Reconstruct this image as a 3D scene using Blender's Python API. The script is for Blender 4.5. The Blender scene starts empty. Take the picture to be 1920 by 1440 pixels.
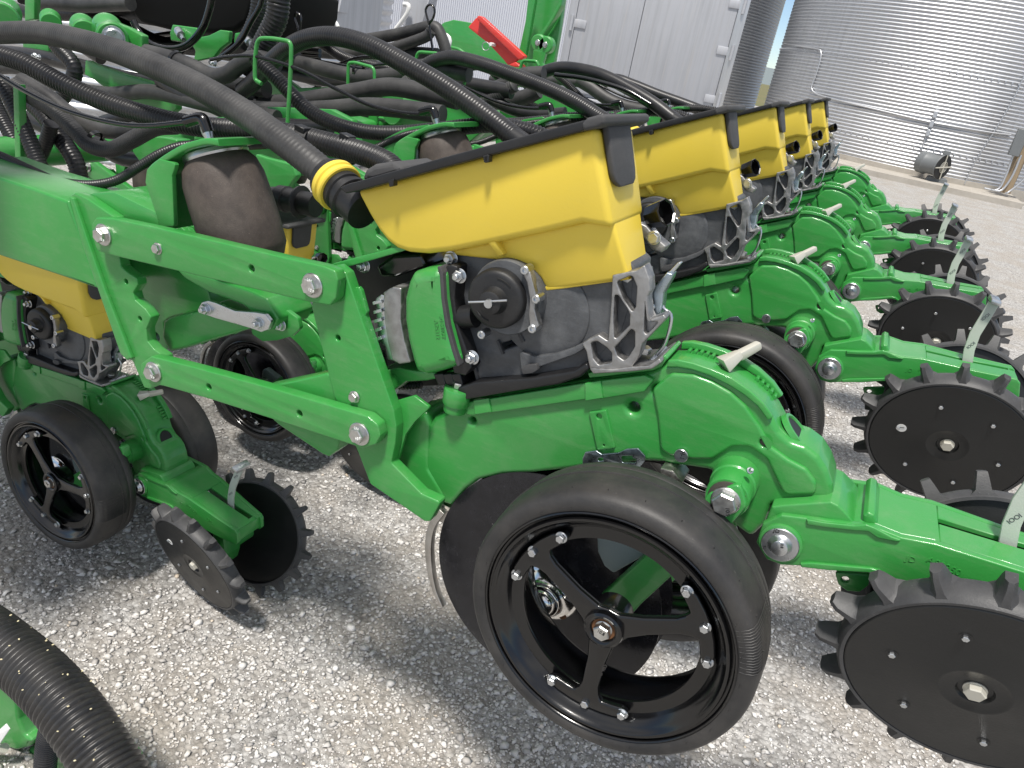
import bpy, bmesh, math, random
import numpy as np
from mathutils import Vector, Matrix, Euler
from mathutils.geometry import delaunay_2d_cdt
random.seed(7); RNG = np.random.default_rng(7)
R_ = math.radians
S = bpy.context.scene
COL = S.collection

# ------------------------------------------------------------------ camera, sky, sun
H = 1.6                                   # eye height above the gravel
F = 1405.0                                # focal length, in pixels of the 1920 wide frame
RM = np.array([[0.88287568, 0.32559603, -0.33840474],
               [0.43783071, -0.31013975, 0.84387061],
               [0.16980815, -0.89319682, -0.41637078]])     # world = RM @ camera (x right, y down, z forward)
cam_d = bpy.data.cameras.new('camera'); cam = bpy.data.objects.new('camera', cam_d); COL.objects.link(cam)
cam_d.sensor_width = 36.0; cam_d.lens = F / 1920 * 36; cam_d.clip_start = 0.02; cam_d.clip_end = 3000
m4 = Matrix.Identity(4)
for i in range(3):
    m4[i][0] = RM[i, 0]; m4[i][1] = -RM[i, 1]; m4[i][2] = -RM[i, 2]
m4[2][3] = H
cam.matrix_world = m4
S.camera = cam
SUN_EL, SUN_AZ = R_(67), R_(179)           # azimuth clockwise from +Y
w = bpy.data.worlds.new('World'); S.world = w; w.use_nodes = True
nt = w.node_tree; nt.nodes.clear()
sky = nt.nodes.new('ShaderNodeTexSky'); sky.sky_type = 'NISHITA'; sky.sun_disc = False
sky.sun_elevation = SUN_EL; sky.sun_rotation = SUN_AZ; sky.air_density = 0.75; sky.dust_density = 0.1; sky.ozone_density = 3.0
bg = nt.nodes.new('ShaderNodeBackground'); bg.inputs['Strength'].default_value = 0.13
wo = nt.nodes.new('ShaderNodeOutputWorld')
# thin high cloud over the upper sky, clear blue near the horizon
tcw = nt.nodes.new('ShaderNodeTexCoord'); sxyz = nt.nodes.new('ShaderNodeSeparateXYZ'); nt.links.new(tcw.outputs['Generated'], sxyz.inputs[0])
el_ = nt.nodes.new('ShaderNodeMapRange'); el_.interpolation_type = 'SMOOTHSTEP'; el_.inputs['From Min'].default_value = 0.10; el_.inputs['From Max'].default_value = 0.45; nt.links.new(sxyz.outputs['Z'], el_.inputs['Value'])
cn = nt.nodes.new('ShaderNodeTexNoise'); cn.inputs['Scale'].default_value = 2.6; cn.inputs['Detail'].default_value = 7; cn.inputs['Roughness'].default_value = 0.6; nt.links.new(tcw.outputs['Generated'], cn.inputs['Vector'])
cr = nt.nodes.new('ShaderNodeValToRGB'); cr.color_ramp.elements[0].position = 0.36; cr.color_ramp.elements[0].color = (0.28, 0.28, 0.28, 1); cr.color_ramp.elements[1].position = 0.62; cr.color_ramp.elements[1].color = (0.95, 0.95, 0.95, 1)
nt.links.new(cn.outputs['Fac'], cr.inputs[0])
mu = nt.nodes.new('ShaderNodeMath'); mu.operation = 'MULTIPLY'; nt.links.new(el_.outputs[0], mu.inputs[0]); nt.links.new(cr.outputs[0], mu.inputs[1])
mxw = nt.nodes.new('ShaderNodeMix'); mxw.data_type = 'RGBA'; nt.links.new(mu.outputs[0], mxw.inputs[0]); nt.links.new(sky.outputs[0], mxw.inputs[6]); mxw.inputs[7].default_value = (7.2, 7.1, 7.0, 1)
nt.links.new(mxw.outputs[2], bg.inputs[0]); nt.links.new(bg.outputs[0], wo.inputs[0])
sd = bpy.data.lights.new('sun', 'SUN'); sd.energy = 5.0; sd.angle = R_(7.0); sd.color = (1.0, 0.955, 0.89)
so = bpy.data.objects.new('sun', sd); COL.objects.link(so)
sdir = Vector((math.sin(SUN_AZ) * math.cos(SUN_EL), math.cos(SUN_AZ) * math.cos(SUN_EL), math.sin(SUN_EL)))
so.rotation_euler = sdir.to_track_quat('Z', 'Y').to_euler(); so.location = (0, -5, 12)
S.view_settings.view_transform = 'Standard'; S.view_settings.look = 'None'
S.view_settings.exposure = 0.0; S.view_settings.gamma = 1.0; S.view_settings.use_curve_mapping = False
S.render.engine = 'CYCLES'

# ------------------------------------------------------------------ measuring helpers
CX, CY = 960.0, 720.0
def ray(px, py): return RM @ np.array([px - CX, py - CY, F])
def Q(px, py, Y):
    """world point on the vertical plane at distance Y that is seen at (px, py)"""
    r = ray(px, py); t = Y / r[1]
    return Vector((r[0] * t, Y, r[2] * t + H))
def QZ(px, py, Z):
    r = ray(px, py); t = (Z - H) / r[2]
    return Vector((r[0] * t, r[1] * t, Z))
def QD(px, py, d):
    r = ray(px, py) / F * d
    return Vector((r[0], r[1], r[2] + H))
ROW = Vector((0, 0.762 * 0.99983, 0.762 * 0.01856))       # from one row unit to the next
YC = 1.015                                                  # centre plane of the nearest unit

# ------------------------------------------------------------------ materials
def mat(name, color, rough=0.5, metal=0.0, coat=0.0, spec=0.5):
    m = bpy.data.materials.new(name); m.use_nodes = True
    b = m.node_tree.nodes['Principled BSDF']
    b.inputs['Base Color'].default_value = (*color, 1); b.inputs['Roughness'].default_value = rough
    b.inputs['Metallic'].default_value = metal; b.inputs['Coat Weight'].default_value = coat
    b.inputs['Coat Roughness'].default_value = 0.12
    b.inputs['Specular IOR Level'].default_value = spec
    return m
def N(m, t, **kw):
    n = m.node_tree.nodes.new(t)
    for k, v in kw.items(): setattr(n, k, v)
    return n
def L(m, a, b): m.node_tree.links.new(a, b)
def BS(m): return m.node_tree.nodes['Principled BSDF']
def coords(m, scale=1.0, kind='Object'):
    mp = N(m, 'ShaderNodeMapping')
    mp.inputs['Scale'].default_value = (scale,) * 3 if not isinstance(scale, tuple) else scale
    ge = N(m, 'ShaderNodeNewGeometry')
    L(m, ge.outputs['Position'], mp.inputs[0]); return mp.outputs[0]
def noise(m, vec, scale, detail=4, rough=0.6):
    n = N(m, 'ShaderNodeTexNoise'); n.inputs['Scale'].default_value = scale
    n.inputs['Detail'].default_value = detail; n.inputs['Roughness'].default_value = rough
    L(m, vec, n.inputs['Vector']); return n.outputs['Fac']
def ramp(m, fac, stops):
    r = N(m, 'ShaderNodeValToRGB'); e = r.color_ramp.elements
    while len(e) < len(stops): e.new(0.5)
    for i, (p, c) in enumerate(stops):
        e[i].position = p; e[i].color = (*c, 1) if len(c) == 3 else c
    L(m, fac, r.inputs[0]); return r.outputs[0]
def bump(m, h, strength, dist):
    b = N(m, 'ShaderNodeBump'); b.inputs['Strength'].default_value = strength; b.inputs['Distance'].default_value = dist
    L(m, h, b.inputs['Height']); L(m, b.outputs[0], BS(m).inputs['Normal'])
def mix(m, fac, a, b):
    x = N(m, 'ShaderNodeMix', data_type='RGBA')
    if isinstance(fac, (int, float)): x.inputs[0].default_value = fac
    else: L(m, fac, x.inputs[0])
    for i, v in ((6, a), (7, b)):
        if isinstance(v, tuple): x.inputs[i].default_value = (*v, 1)
        else: L(m, v, x.inputs[i])
    return x.outputs[2]
g = lambda v: (v, v, v)

def painted(name, col, rough, coat, dirt=(0.34, 0.31, 0.26), dirt_amt=0.5, peel=0.35):
    m = mat(name, col, rough, 0, coat); v = coords(m, 1.0)
    n1 = noise(m, v, 7, 6, 0.7); n2 = noise(m, v, 160, 3, 0.7)
    d = ramp(m, n1, [(0.52, g(0)), (0.82, g(dirt_amt))])
    sp = ramp(m, n2, [(0.66, g(0)), (0.76, g(0.35))])
    c = mix(m, d, col, tuple(0.78 * a + 0.22 * b for a, b in zip(col, dirt)))
    c = mix(m, sp, c, tuple(0.6 * a + 0.4 * b for a, b in zip(col, dirt)))
    n4 = noise(m, coords(m, (3, 3, 14)), 4.0, 7, 0.75)
    c = mix(m, ramp(m, n4, [(0.50, g(0)), (0.70, g(dirt_amt * 0.35))]), c, tuple(0.55 * a + 0.45 * b for a, b in zip(col, dirt)))
    n5 = noise(m, v, 52, 6, 0.85)
    c = mix(m, ramp(m, n5, [(0.695, g(0)), (0.71, g(0.8))]), c, tuple(0.35 * a + 0.25 * b for a, b in zip(col, dirt)))
    L(m, c, BS(m).inputs['Base Color'])
    rr = ramp(m, n1, [(0.3, g(rough * 0.85)), (0.8, g(min(1, rough * 1.6)))])
    L(m, rr, BS(m).inputs['Roughness'])
    bump(m, noise(m, v, 330, 3, 0.6), peel, 0.0006)
    return m
M = {}
M['green'] = painted('green_paint', (0.032, 0.262, 0.046), 0.36, 0.42, dirt_amt=0.7)
M['yellow'] = painted('yellow_plastic', (0.74, 0.55, 0.060), 0.42, 0.0, dirt=(0.4, 0.36, 0.2), dirt_amt=0.25, peel=0.25)
M['red'] = painted('red_paint', (0.62, 0.035, 0.025), 0.4, 0.2)
M['black'] = painted('black_plastic', (0.010, 0.010, 0.011), 0.40, 0.0, dirt=(0.10, 0.098, 0.092), dirt_amt=0.5)
M['gloss'] = painted('glossy_black_paint', (0.003, 0.003, 0.0035), 0.17, 0.3, dirt=(0.022, 0.022, 0.022), dirt_amt=0.12, peel=0.1)
M['deep'] = mat('shade_black_tank', (0.004, 0.004, 0.004), 0.75, 0, 0, 0.15)  # black deepened to stand for the shade on the tank's underside
M['lidgrey'] = painted('weathered_black_lid', (0.05, 0.05, 0.052), 0.62, 0.0, dirt=(0.2, 0.19, 0.18), dirt_amt=0.6)
M['meter'] = painted('grey_nylon', (0.062, 0.065, 0.07), 0.42, 0.0, dirt=(0.30, 0.31, 0.32), dirt_amt=1.0, peel=0.6)
for n_ in M['meter'].node_tree.nodes:
    if n_.type == 'TEX_NOISE' and n_.inputs['Scale'].default_value == 7: n_.inputs['Scale'].default_value = 26
    if n_.type == 'VALTORGB' and n_.color_ramp.elements[0].position > 0.5 and n_.color_ramp.elements[1].position > 0.8: n_.color_ramp.elements[0].position = 0.42; n_.color_ramp.elements[1].position = 0.75
def rubber(name, c, dust, rough=0.62, sc=14, stretch=(1, 1, 1)):
    m = mat(name, c, rough, 0, 0, 0.4); v = coords(m, stretch)
    n1 = noise(m, v, sc, 6, 0.7)
    c2 = mix(m, ramp(m, n1, [(0.36, g(0)), (0.75, g(0.75))]), c, dust)
    n2 = noise(m, v, 210, 2, 0.5)
    c3 = mix(m, ramp(m, n2, [(0.70, g(0)), (0.76, g(0.5))]), c2, tuple(x * 1.6 for x in dust))
    L(m, c3, BS(m).inputs['Base Color'])
    bump(m, noise(m, v, 420, 3, 0.7), 0.35, 0.0008)
    return m
M['tyre'] = rubber('tyre_rubber', (0.020, 0.020, 0.021), (0.066, 0.061, 0.056), 0.5, 9)
M['tooth'] = rubber('moulded_rubber', (0.04, 0.04, 0.042), (0.09, 0.09, 0.09), 0.5)
M['bag'] = rubber('air_bag_rubber', (0.055, 0.044, 0.038), (0.12, 0.096, 0.082), 0.6, 24)
bumpn = [n for n in M['bag'].node_tree.nodes if n.type == 'BUMP'][0]; bumpn.inputs['Distance'].default_value = 0.0012; bumpn.inputs['Strength'].default_value = 0.5
M['hose'] = rubber('corrugated_hose', (0.014, 0.014, 0.016), (0.04, 0.038, 0.036), 0.34, 10)
M['hose2'] = rubber('dusty_hose', (0.022, 0.022, 0.023), (0.095, 0.092, 0.088), 0.5, 6)
M['hosebig'] = rubber('seed_speckled_hose', (0.018, 0.018, 0.02), (0.06, 0.056, 0.05), 0.32, 20)
def metal(name, c, rough, var=0.15):
    m = mat(name, c, rough, 1.0); v = coords(m, 1.0); n = noise(m, v, 60, 5, 0.7)
    L(m, mix(m, n, tuple(x * (1 - var * 1.6) for x in c), tuple(min(1, x * (1 + var)) for x in c)), BS(m).inputs['Base Color'])
    L(m, ramp(m, n, [(0.3, g(rough * 0.7)), (0.7, g(min(1, rough * 1.35)))]), BS(m).inputs['Roughness'])
    bump(m, noise(m, v, 500, 2), 0.2, 0.0004)
    return m
M['zinc'] = metal('zinc_plate', (0.60, 0.62, 0.64), 0.32)
M['zincblue'] = metal('blue_zinc', (0.42, 0.49, 0.54), 0.30, 0.3)
M['leverz'] = painted('dull_zinc_strip', (0.46, 0.50, 0.44), 0.4, 0.1)
M['bolt'] = metal('bolt_steel', (0.62, 0.62, 0.60), 0.34, 0.3)
M['chrome'] = metal('chrome_hub', (0.75, 0.73, 0.70), 0.12, 0.2)
M['cast'] = metal('cast_aluminium', (0.40, 0.395, 0.39), 0.52, 0.35)
M['face'] = painted('black_wheel_face', (0.008, 0.0088, 0.0092), 0.36, 0.0, dirt=(0.055, 0.057, 0.058), dirt_amt=0.35)
M['disc'] = metal('painted_disc_steel', (0.02, 0.02, 0.024), 0.22, 0.5)
BS(M['disc']).inputs['Metallic'].default_value = 0.35
M['blade'] = metal('worn_steel', (0.55, 0.53, 0.50), 0.4, 0.2)
M['rust'] = mat('rust_orange', (0.13, 0.055, 0.02), 0.8)
M['handle'] = mat('cream_paint', (0.55, 0.53, 0.46), 0.4, 0.3)
M['white'] = mat('white_paint', (0.8, 0.8, 0.78), 0.5)
M['ink_hole'] = mat('ink_and_hole_black', (0.01, 0.01, 0.01), 0.5)
M['guard'] = mat('grey_green_plastic', (0.20, 0.25, 0.25), 0.5)
M['grease'] = mat('grease_and_grit', (0.05, 0.045, 0.035), 0.5)
M['seed'] = mat('chaff', (0.62, 0.55, 0.36), 0.7)
# galvanised sheet
def galv(name, c=(0.66, 0.67, 0.69), rough=0.38):
    m = mat(name, c, rough, 0.85); v = coords(m, 1.0)
    n1 = noise(m, v, 0.8, 5, 0.7); n2 = noise(m, coords(m, (9, 9, 0.35)), 1.6, 4, 0.7)
    c1 = mix(m, n1, tuple(x * 0.86 for x in c), tuple(min(1, x * 1.12) for x in c))
    c2 = mix(m, ramp(m, n2, [(0.46, g(0)), (0.74, g(0.6))]), c1, tuple(x * 0.72 for x in c))
    n3 = noise(m, coords(m, (30, 30, 0.8)), 1.0, 3, 0.7); c2 = mix(m, ramp(m, n3, [(0.56, g(0)), (0.75, g(0.35))]), c2, (0.55, 0.50, 0.44))
    L(m, c2, BS(m).inputs['Base Color'])
    L(m, ramp(m, n2, [(0.3, g(rough)), (0.75, g(rough + 0.15))]), BS(m).inputs['Roughness'])
    return m
M['galv'] = galv('galvanised_sheet', (0.60, 0.61, 0.63), 0.42); BS(M['galv']).inputs['Metallic'].default_value = 0.9
M['panel'] = galv('dull_aluminium_panel', (0.46, 0.47, 0.50), 0.62); BS(M['panel']).inputs['Metallic'].default_value = 0.25
M['white_sheet'] = mat('white_fluted_sheet', (0.62, 0.64, 0.70), 0.45)
M['concrete'] = mat('concrete', (0.42, 0.39, 0.34), 0.9)
v = coords(M['concrete']); L(M['concrete'], mix(M['concrete'], noise(M['concrete'], v, 3, 8, 0.75), (0.28, 0.25, 0.21), (0.52, 0.49, 0.44)), BS(M['concrete']).inputs['Base Color'])
bump(M['concrete'], noise(M['concrete'], v, 12, 8, 0.8), 0.5, 0.02)
M['wood'] = mat('weathered_wood', (0.30, 0.23, 0.15), 0.85)
# gravel sheet
gm = mat('gravel_ground', (0.3, 0.28, 0.26), 0.95); v = coords(gm)
big = noise(gm, v, 0.55, 5, 0.6); mid = noise(gm, v, 3.0, 6, 0.7)
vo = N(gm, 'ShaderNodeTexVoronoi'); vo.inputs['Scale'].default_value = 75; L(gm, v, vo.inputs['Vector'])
vo2 = N(gm, 'ShaderNodeTexVoronoi'); vo2.inputs['Scale'].default_value = 190; L(gm, v, vo2.inputs['Vector'])
base = mix(gm, mid, (0.25, 0.235, 0.215), (0.42, 0.40, 0.375))
cell = ramp(gm, vo.outputs['Color'], [(0.1, (0.27, 0.26, 0.25)), (0.45, (0.50, 0.485, 0.465)), (0.9, (0.84, 0.83, 0.81))])
c = mix(gm, 0.62, base, cell)
gap_shade = ramp(gm, vo.outputs['Distance'], [(0.0, g(1)), (0.55, g(0.7)), (0.8, g(0.35))])  # cell edges darkened in the colour for the shade between stones
wp = ramp(gm, noise(gm, coords(gm), 2.2, 6, 0.65), [(0.44, g(0)), (0.60, g(0.75))])
c = mix(gm, wp, c, (0.42, 0.38, 0.33))
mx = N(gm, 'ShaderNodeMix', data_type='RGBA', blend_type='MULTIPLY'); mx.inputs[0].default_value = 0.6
L(gm, c, mx.inputs[6]); L(gm, gap_shade, mx.inputs[7]); L(gm, mx.outputs[2], BS(gm).inputs['Base Color'])
ad = N(gm, 'ShaderNodeMath', operation='SUBTRACT'); L(gm, noise(gm, v, 120, 4, 0.7), ad.inputs[0]); L(gm, vo.outputs['Distance'], ad.inputs[1])
bump(gm, ad.outputs[0], 0.9, 0.008)
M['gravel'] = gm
pm = mat('pebbles', (0.4, 0.38, 0.36), 0.85); geo = N(pm, 'ShaderNodeNewGeometry')
pc = ramp(pm, geo.outputs['Random Per Island'], [(0.0, (0.30, 0.29, 0.28)), (0.25, (0.48, 0.465, 0.45)), (0.55, (0.66, 0.645, 0.62)), (0.8, (0.78, 0.76, 0.73)), (0.97, (0.88, 0.86, 0.83)), (1.0, (0.66, 0.54, 0.40))])
nz = noise(pm, coords(pm), 350, 4, 0.7)
L(pm, mix(pm, ramp(pm, nz, [(0.35, g(0)), (0.8, g(0.5))]), pc, (0.38, 0.35, 0.32)), BS(pm).inputs['Base Color'])
wp = ramp(pm, noise(pm, coords(pm), 2.2, 6, 0.65), [(0.44, g(0)), (0.60, g(0.55))])
pcol = [l.from_socket for l in pm.node_tree.links if l.to_socket == BS(pm).inputs['Base Color']][0]
L(pm, mix(pm, wp, pcol, (0.60, 0.555, 0.50)), BS(pm).inputs['Base Color'])
M['pebble'] = pm

# ------------------------------------------------------------------ object helpers
def add(name, me, m=None, parent=None, loc=None, rot=None, label=None):
    o = bpy.data.objects.new(name, me); COL.objects.link(o)
    if m is not None and me is not None and not me.materials: me.materials.append(M[m] if isinstance(m, str) else m)
    if parent: o.parent = parent
    if loc is not None: o.location = loc
    if rot is not None: o.rotation_euler = rot
    if label: o['label'] = label
    return o
def tag(o, label, cat, group=None):
    o['label'] = label; o['category'] = cat
    if group: o['group'] = group
    return o
def thing(name, loc, label, cat, group=None):
    o = bpy.data.objects.new(name, None); COL.objects.link(o); o.location = loc; o.empty_display_size = 0.1
    return tag(o, label, cat, group)
def finish(me, sharp=38):
    me.validate()
    for p in me.polygons: p.use_smooth = True
    me.set_sharp_from_angle(angle=R_(sharp)); me.update()
    return me
def from_bm(bm, name='mesh', sharp=38):
    bmesh.ops.recalc_face_normals(bm, faces=bm.faces[:])
    me = bpy.data.meshes.new(name); bm.to_mesh(me); bm.free(); return finish(me, sharp)
def fillet(pts, r, seg=3):
    if r <= 0: return [Vector(p) for p in pts]
    out = []; n = len(pts)
    for i in range(n):
        a, b, c = Vector(pts[i - 1]), Vector(pts[i]), Vector(pts[(i + 1) % n])
        d1, d2 = a - b, c - b; l1, l2 = d1.length, d2.length
        if l1 < 1e-7 or l2 < 1e-7: continue
        ang = d1.angle(d2)
        if ang > R_(168): out.append(b); continue
        t = min(r / max(math.tan(ang / 2), 0.05), l1 * 0.45, l2 * 0.45)
        p1, p2 = b + d1 / l1 * t, b + d2 / l2 * t
        for k in range(seg + 1):
            s = k / seg; out.append(p1 * (1 - s) ** 2 + b * 2 * s * (1 - s) + p2 * s * s)
    return out
def plate2d(pts, y0, y1, bev=0.0015, holes=(), seg=2):
    """pts: world (x,z) outline; prism between planes y0 and y1 with rounded edges and through holes"""
    cu = bpy.data.curves.new('c', 'CURVE'); cu.dimensions = '2D'; cu.fill_mode = 'BOTH'
    t = abs(y1 - y0); b = min(bev, t * 0.45)
    cu.extrude = t / 2 - b; cu.bevel_depth = b; cu.bevel_resolution = seg; cu.offset = -b
    for ring in [pts] + list(holes):
        sp = cu.splines.new('POLY'); sp.points.add(len(ring) - 1); sp.use_cyclic_u = True
        for q, p in zip(sp.points, ring): q.co = (p[0], p[1], 0, 1)
    o = bpy.data.objects.new('c', cu); COL.objects.link(o)
    me = bpy.data.meshes.new_from_object(o.evaluated_get(bpy.context.evaluated_depsgraph_get()))
    bpy.data.objects.remove(o); bpy.data.curves.remove(cu)
    me.transform(Matrix.Rotation(R_(90), 4, 'X')); me.transform(Matrix.Translation((0, (y0 + y1) / 2, 0)))
    bm = bmesh.new(); bm.from_mesh(me); bpy.data.meshes.remove(me)
    bmesh.ops.remove_doubles(bm, verts=bm.verts, dist=1e-6)
    return from_bm(bm, 'plate', 32)
def xz(pts, y): return [Vector((q.x, q.z)) for q in (Q(p[0], p[1], y) for p in pts)]
def ring2(c, r, n=16, r2=None, a=0):
    r2 = r2 or r
    return [Vector((c[0] + r * math.cos(t) * math.cos(a) - r2 * math.sin(t) * math.sin(a), c[1] + r * math.cos(t) * math.sin(a) + r2 * math.sin(t) * math.cos(a))) for t in (2 * math.pi * k / n for k in range(n))]
O1 = Vector((-0.10, YC, H - 0.55))         # base of the nearest unit
def shift(me, v=None): me.transform(Matrix.Translation(-(O1 if v is None else v))); return me
def PL(name, pts, y0, y1, m, parent, bev=0.0015, rad=0.004, holes=(), seg=2, label=None, org=None):
    """plate traced on the unit's near plane y0; holes = (px, py, radius m) or (list of px)"""
    outer = fillet(xz(pts, y0), rad)
    hs = []
    for h in holes:
        if len(h) == 3 and not isinstance(h[0], tuple):
            q = Q(h[0], h[1], y0); hs.append(ring2((q.x, q.z), h[2]))
        else: hs.append(fillet(xz(h, y0), 0.004))
    return add(name, shift(plate2d(outer, y0, y1, bev, hs, seg), org), m, parent, label=label)
def LOFT(name, near, far, m, parent, bev=0.004, seg=3, org=None, sharp=40, ang=25):
    """solid between two matching 3D outlines"""
    bm = bmesh.new(); n = len(near)
    a = [bm.verts.new(p) for p in near]; b = [bm.verts.new(p) for p in far]
    bm.faces.new(a); bm.faces.new(b[::-1])
    for i in range(n): bm.faces.new((a[i], b[i], b[(i + 1) % n], a[(i + 1) % n]))
    bmesh.ops.recalc_face_normals(bm, faces=bm.faces[:])
    if bev > 0:
        es = [e for e in bm.edges if len(e.link_faces) == 2 and e.calc_face_angle(0) > R_(ang)]
        bmesh.ops.bevel(bm, geom=es, offset=bev, segments=seg, profile=0.5, affect='EDGES', clamp_overlap=True)
    return add(name, shift(from_bm(bm, name, sharp), org), m, parent)
def BOX(name, pts, y0, y1, m, parent, bev=0.002, org=None):
    return LOFT(name, [Q(p[0], p[1], y0) for p in pts], [Vector((q.x, y1, q.z)) for q in (Q(p[0], p[1], y0) for p in pts)], m, parent, bev, 2, org)
def lathe(profile, n=48, phase=0.0):
    """profile: list of (axial y, radius); axis along Y, near end = small y"""
    bm = bmesh.new(); rings = []
    for y, r in profile:
        if r < 1e-6: rings.append([bm.verts.new((0, y, 0))])
        else: rings.append([bm.verts.new((r * math.cos(2 * math.pi * k / n + phase), y, r * math.sin(2 * math.pi * k / n + phase))) for k in range(n)])
    for A, B in zip(rings, rings[1:]):
        for k in range(n):
            a0, a1 = A[k % len(A)], A[(k + 1) % len(A)]; b0, b1 = B[k % len(B)], B[(k + 1) % len(B)]
            f = [x for i, x in enumerate((a0, a1, b1, b0)) if x not in (a0, a1, b1, b0)[:i]]
            if len(f) > 2: bm.faces.new(f)
    return bm
def merge(*bms):
    out = bmesh.new()
    for b in bms:
        me = bpy.data.meshes.new('t'); b.to_mesh(me); out.from_mesh(me); bpy.data.meshes.remove(me); b.free()
    return out
def tube_bm(pts, rad, n=10, cap=True, rfun=None, bm=None):
    """swept tube through 3D points; rad constant or rfun(s)"""
    bm = bm or bmesh.new(); P = [Vector(p) for p in pts]; rings = []
    t0 = (P[1] - P[0]).normalized(); up = Vector((0, 0, 1)) if abs(t0.z) < 0.9 else Vector((1, 0, 0))
    u = t0.cross(up).normalized(); s = 0.0
    for i, p in enumerate(P):
        t = (P[min(i + 1, len(P) - 1)] - P[max(i - 1, 0)]).normalized()
        u = (u - t * u.dot(t)).normalized(); vv = t.cross(u)
        if i: s += (P[i] - P[i - 1]).length
        r = rfun(s) if rfun else (rad[i] if isinstance(rad, (list, tuple)) else rad)
        rings.append([bm.verts.new(p + u * (r * math.cos(2 * math.pi * k / n)) + vv * (r * math.sin(2 * math.pi * k / n))) for k in range(n)])
    for A, B in zip(rings, rings[1:]):
        for k in range(n): bm.faces.new((A[k], A[(k + 1) % n], B[(k + 1) % n], B[k]))
    if cap: bm.faces.new(rings[0][::-1]); bm.faces.new(rings[-1])
    return bm
def spline(pts, step):
    P = [Vector(p) for p in pts]; P = [P[0] * 2 - P[1]] + P + [P[-1] * 2 - P[-2]]; out = []
    for i in range(1, len(P) - 2):
        a, b, c, d = P[i - 1:i + 3]
        for k in range(40):
            t = k / 40
            out.append(0.5 * ((2 * b) + (c - a) * t + (2 * a - 5 * b + 4 * c - d) * t * t + (3 * b - a - 3 * c + d) * t ** 3))
    out.append(P[-2]); cum = [0]
    for a, b in zip(out, out[1:]): cum.append(cum[-1] + (b - a).length)
    n = max(2, int(cum[-1] / step)); res = []; j = 0
    for k in range(n + 1):
        s = cum[-1] * k / n
        while j < len(cum) - 2 and cum[j + 1] < s: j += 1
        f = (s - cum[j]) / max(1e-9, cum[j + 1] - cum[j]); res.append(out[j].lerp(out[j + 1], f))
    return res
def tube(name, pts, r, m, parent=None, n=10, step=None, org=None):
    p = spline(pts, step) if step else pts
    return add(name, shift(from_bm(tube_bm(p, r, n), name, 50), org if org is not None else (None if parent else Vector((0, 0, 0)))), m, parent)
def hose_mesh(pts, r, pitch=None, amp=0.16, n=14, per=5):
    """hose with real corrugations along a smooth path"""
    if not pitch: return from_bm(tube_bm(spline(pts, r * 0.6), r, n), 'hose', 60)
    prof = {5: [0.92, 1, 0.92, 0.05, 0.05], 4: [1, 0.95, 0.05, 0.05], 3: [1, 0.8, 0]}[per]
    P = spline(pts, pitch / per); bm = tube_bm(P, [r * (1 - amp * (1 - prof[i % per])) for i in range(len(P))], n)
    return from_bm(bm, 'hose', 75)
def bolt_mesh(rf, hf, rh, hh, rs=0.0, hs=0.0, dome=0.0):
    """hex bolt with round flange, head towards -Y, seat at y=0"""
    parts = []
    if rf > 0: parts.append(lathe([(0, 0), (0, rf), (-hf * 0.7, rf), (-hf, rf * 0.93), (-hf, 0)], 28))
    hx = lathe([(-hf * 0.5, 0), (-hf * 0.5, rh), (-hf - hh * 0.82, rh), (-hf - hh, rh * 0.88), (-hf - hh, 0)], 6, 0.3); parts.append(hx)
    if rs > 0: parts.append(lathe([(-hf - hh * 0.9, 0), (-hf - hh * 0.9, rs), (-hf - hh - hs, rs), (-hf - hh - hs - 0.001, rs * 0.8), (-hf - hh - hs - 0.001, 0)], 14))
    return from_bm(merge(*parts), 'bolt', 25)
BM_BIG = bolt_mesh(0.0200, 0.004, 0.0135, 0.0105)        # linkage pivots
BM_MED = bolt_mesh(0.0105, 0.002, 0.0085, 0.006)
BM_SML = bolt_mesh(0.0085, 0.0018, 0.0062, 0.006)        # wheel rim bolts
BM_HEX = bolt_mesh(0.0, 0.002, 0.0105, 0.008)
BM_NUT = bolt_mesh(0.0115, 0.0015, 0.0095, 0.007, 0.005, 0.006)
BM_TINY = bolt_mesh(0.0, 0.0008, 0.0045, 0.003)
def bolt(px, py, y, me, parent, m='bolt', rz=None, name='bolt', org=None):
    q = Q(px, py, y) - (O1 if org is None else org)
    return add(name, me, m, parent, q, (0, random.uniform(0, 1) if rz is None else rz, 0))
def text_mesh(s, size, ext=0.0004, bev=0.0):
    cu = bpy.data.curves.new('t', 'FONT'); cu.body = s; cu.size = size; cu.extrude = ext; cu.align_x = 'CENTER'; cu.align_y = 'CENTER'; cu.resolution_u = 3
    o = bpy.data.objects.new('t', cu); COL.objects.link(o)
    me = bpy.data.meshes.new_from_object(o.evaluated_get(bpy.context.evaluated_depsgraph_get()))
    bpy.data.objects.remove(o); bpy.data.curves.remove(cu); me.transform(Matrix.Rotation(R_(90), 4, 'X')); return me
def lettering(s, px, py, y, size, m, parent, ang=0.0, name='lettering', org=None):
    q = Q(px, py, y) - (O1 if org is None else org)
    return add(name, text_mesh(s, size), m, parent, q, (0, R_(ang), 0))
def clone(root, loc, label, rot=None, skip=(), rename=None, group=None):
    r = root.copy(); COL.objects.link(r); r.location = loc; r['label'] = label
    if rot is not None: r.rotation_euler = rot
    made = {}
    for ch in root.children:
        if ch.name.split('.')[0] in skip: continue
        c = ch.copy(); COL.objects.link(c); c.parent = r; made.setdefault(ch.name.split('.')[0], []).append(c)
        for gch in ch.children:
            d = gch.copy(); COL.objects.link(d); d.parent = c
    return r, made

# ------------------------------------------------------------------ the planter row unit (nearest one, then copied)
U = thing('planter_row_unit', O1, 'nearest green row unit with yellow hopper and big black gauge wheel in front', 'row unit', 'row units along the planter bar')
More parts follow.
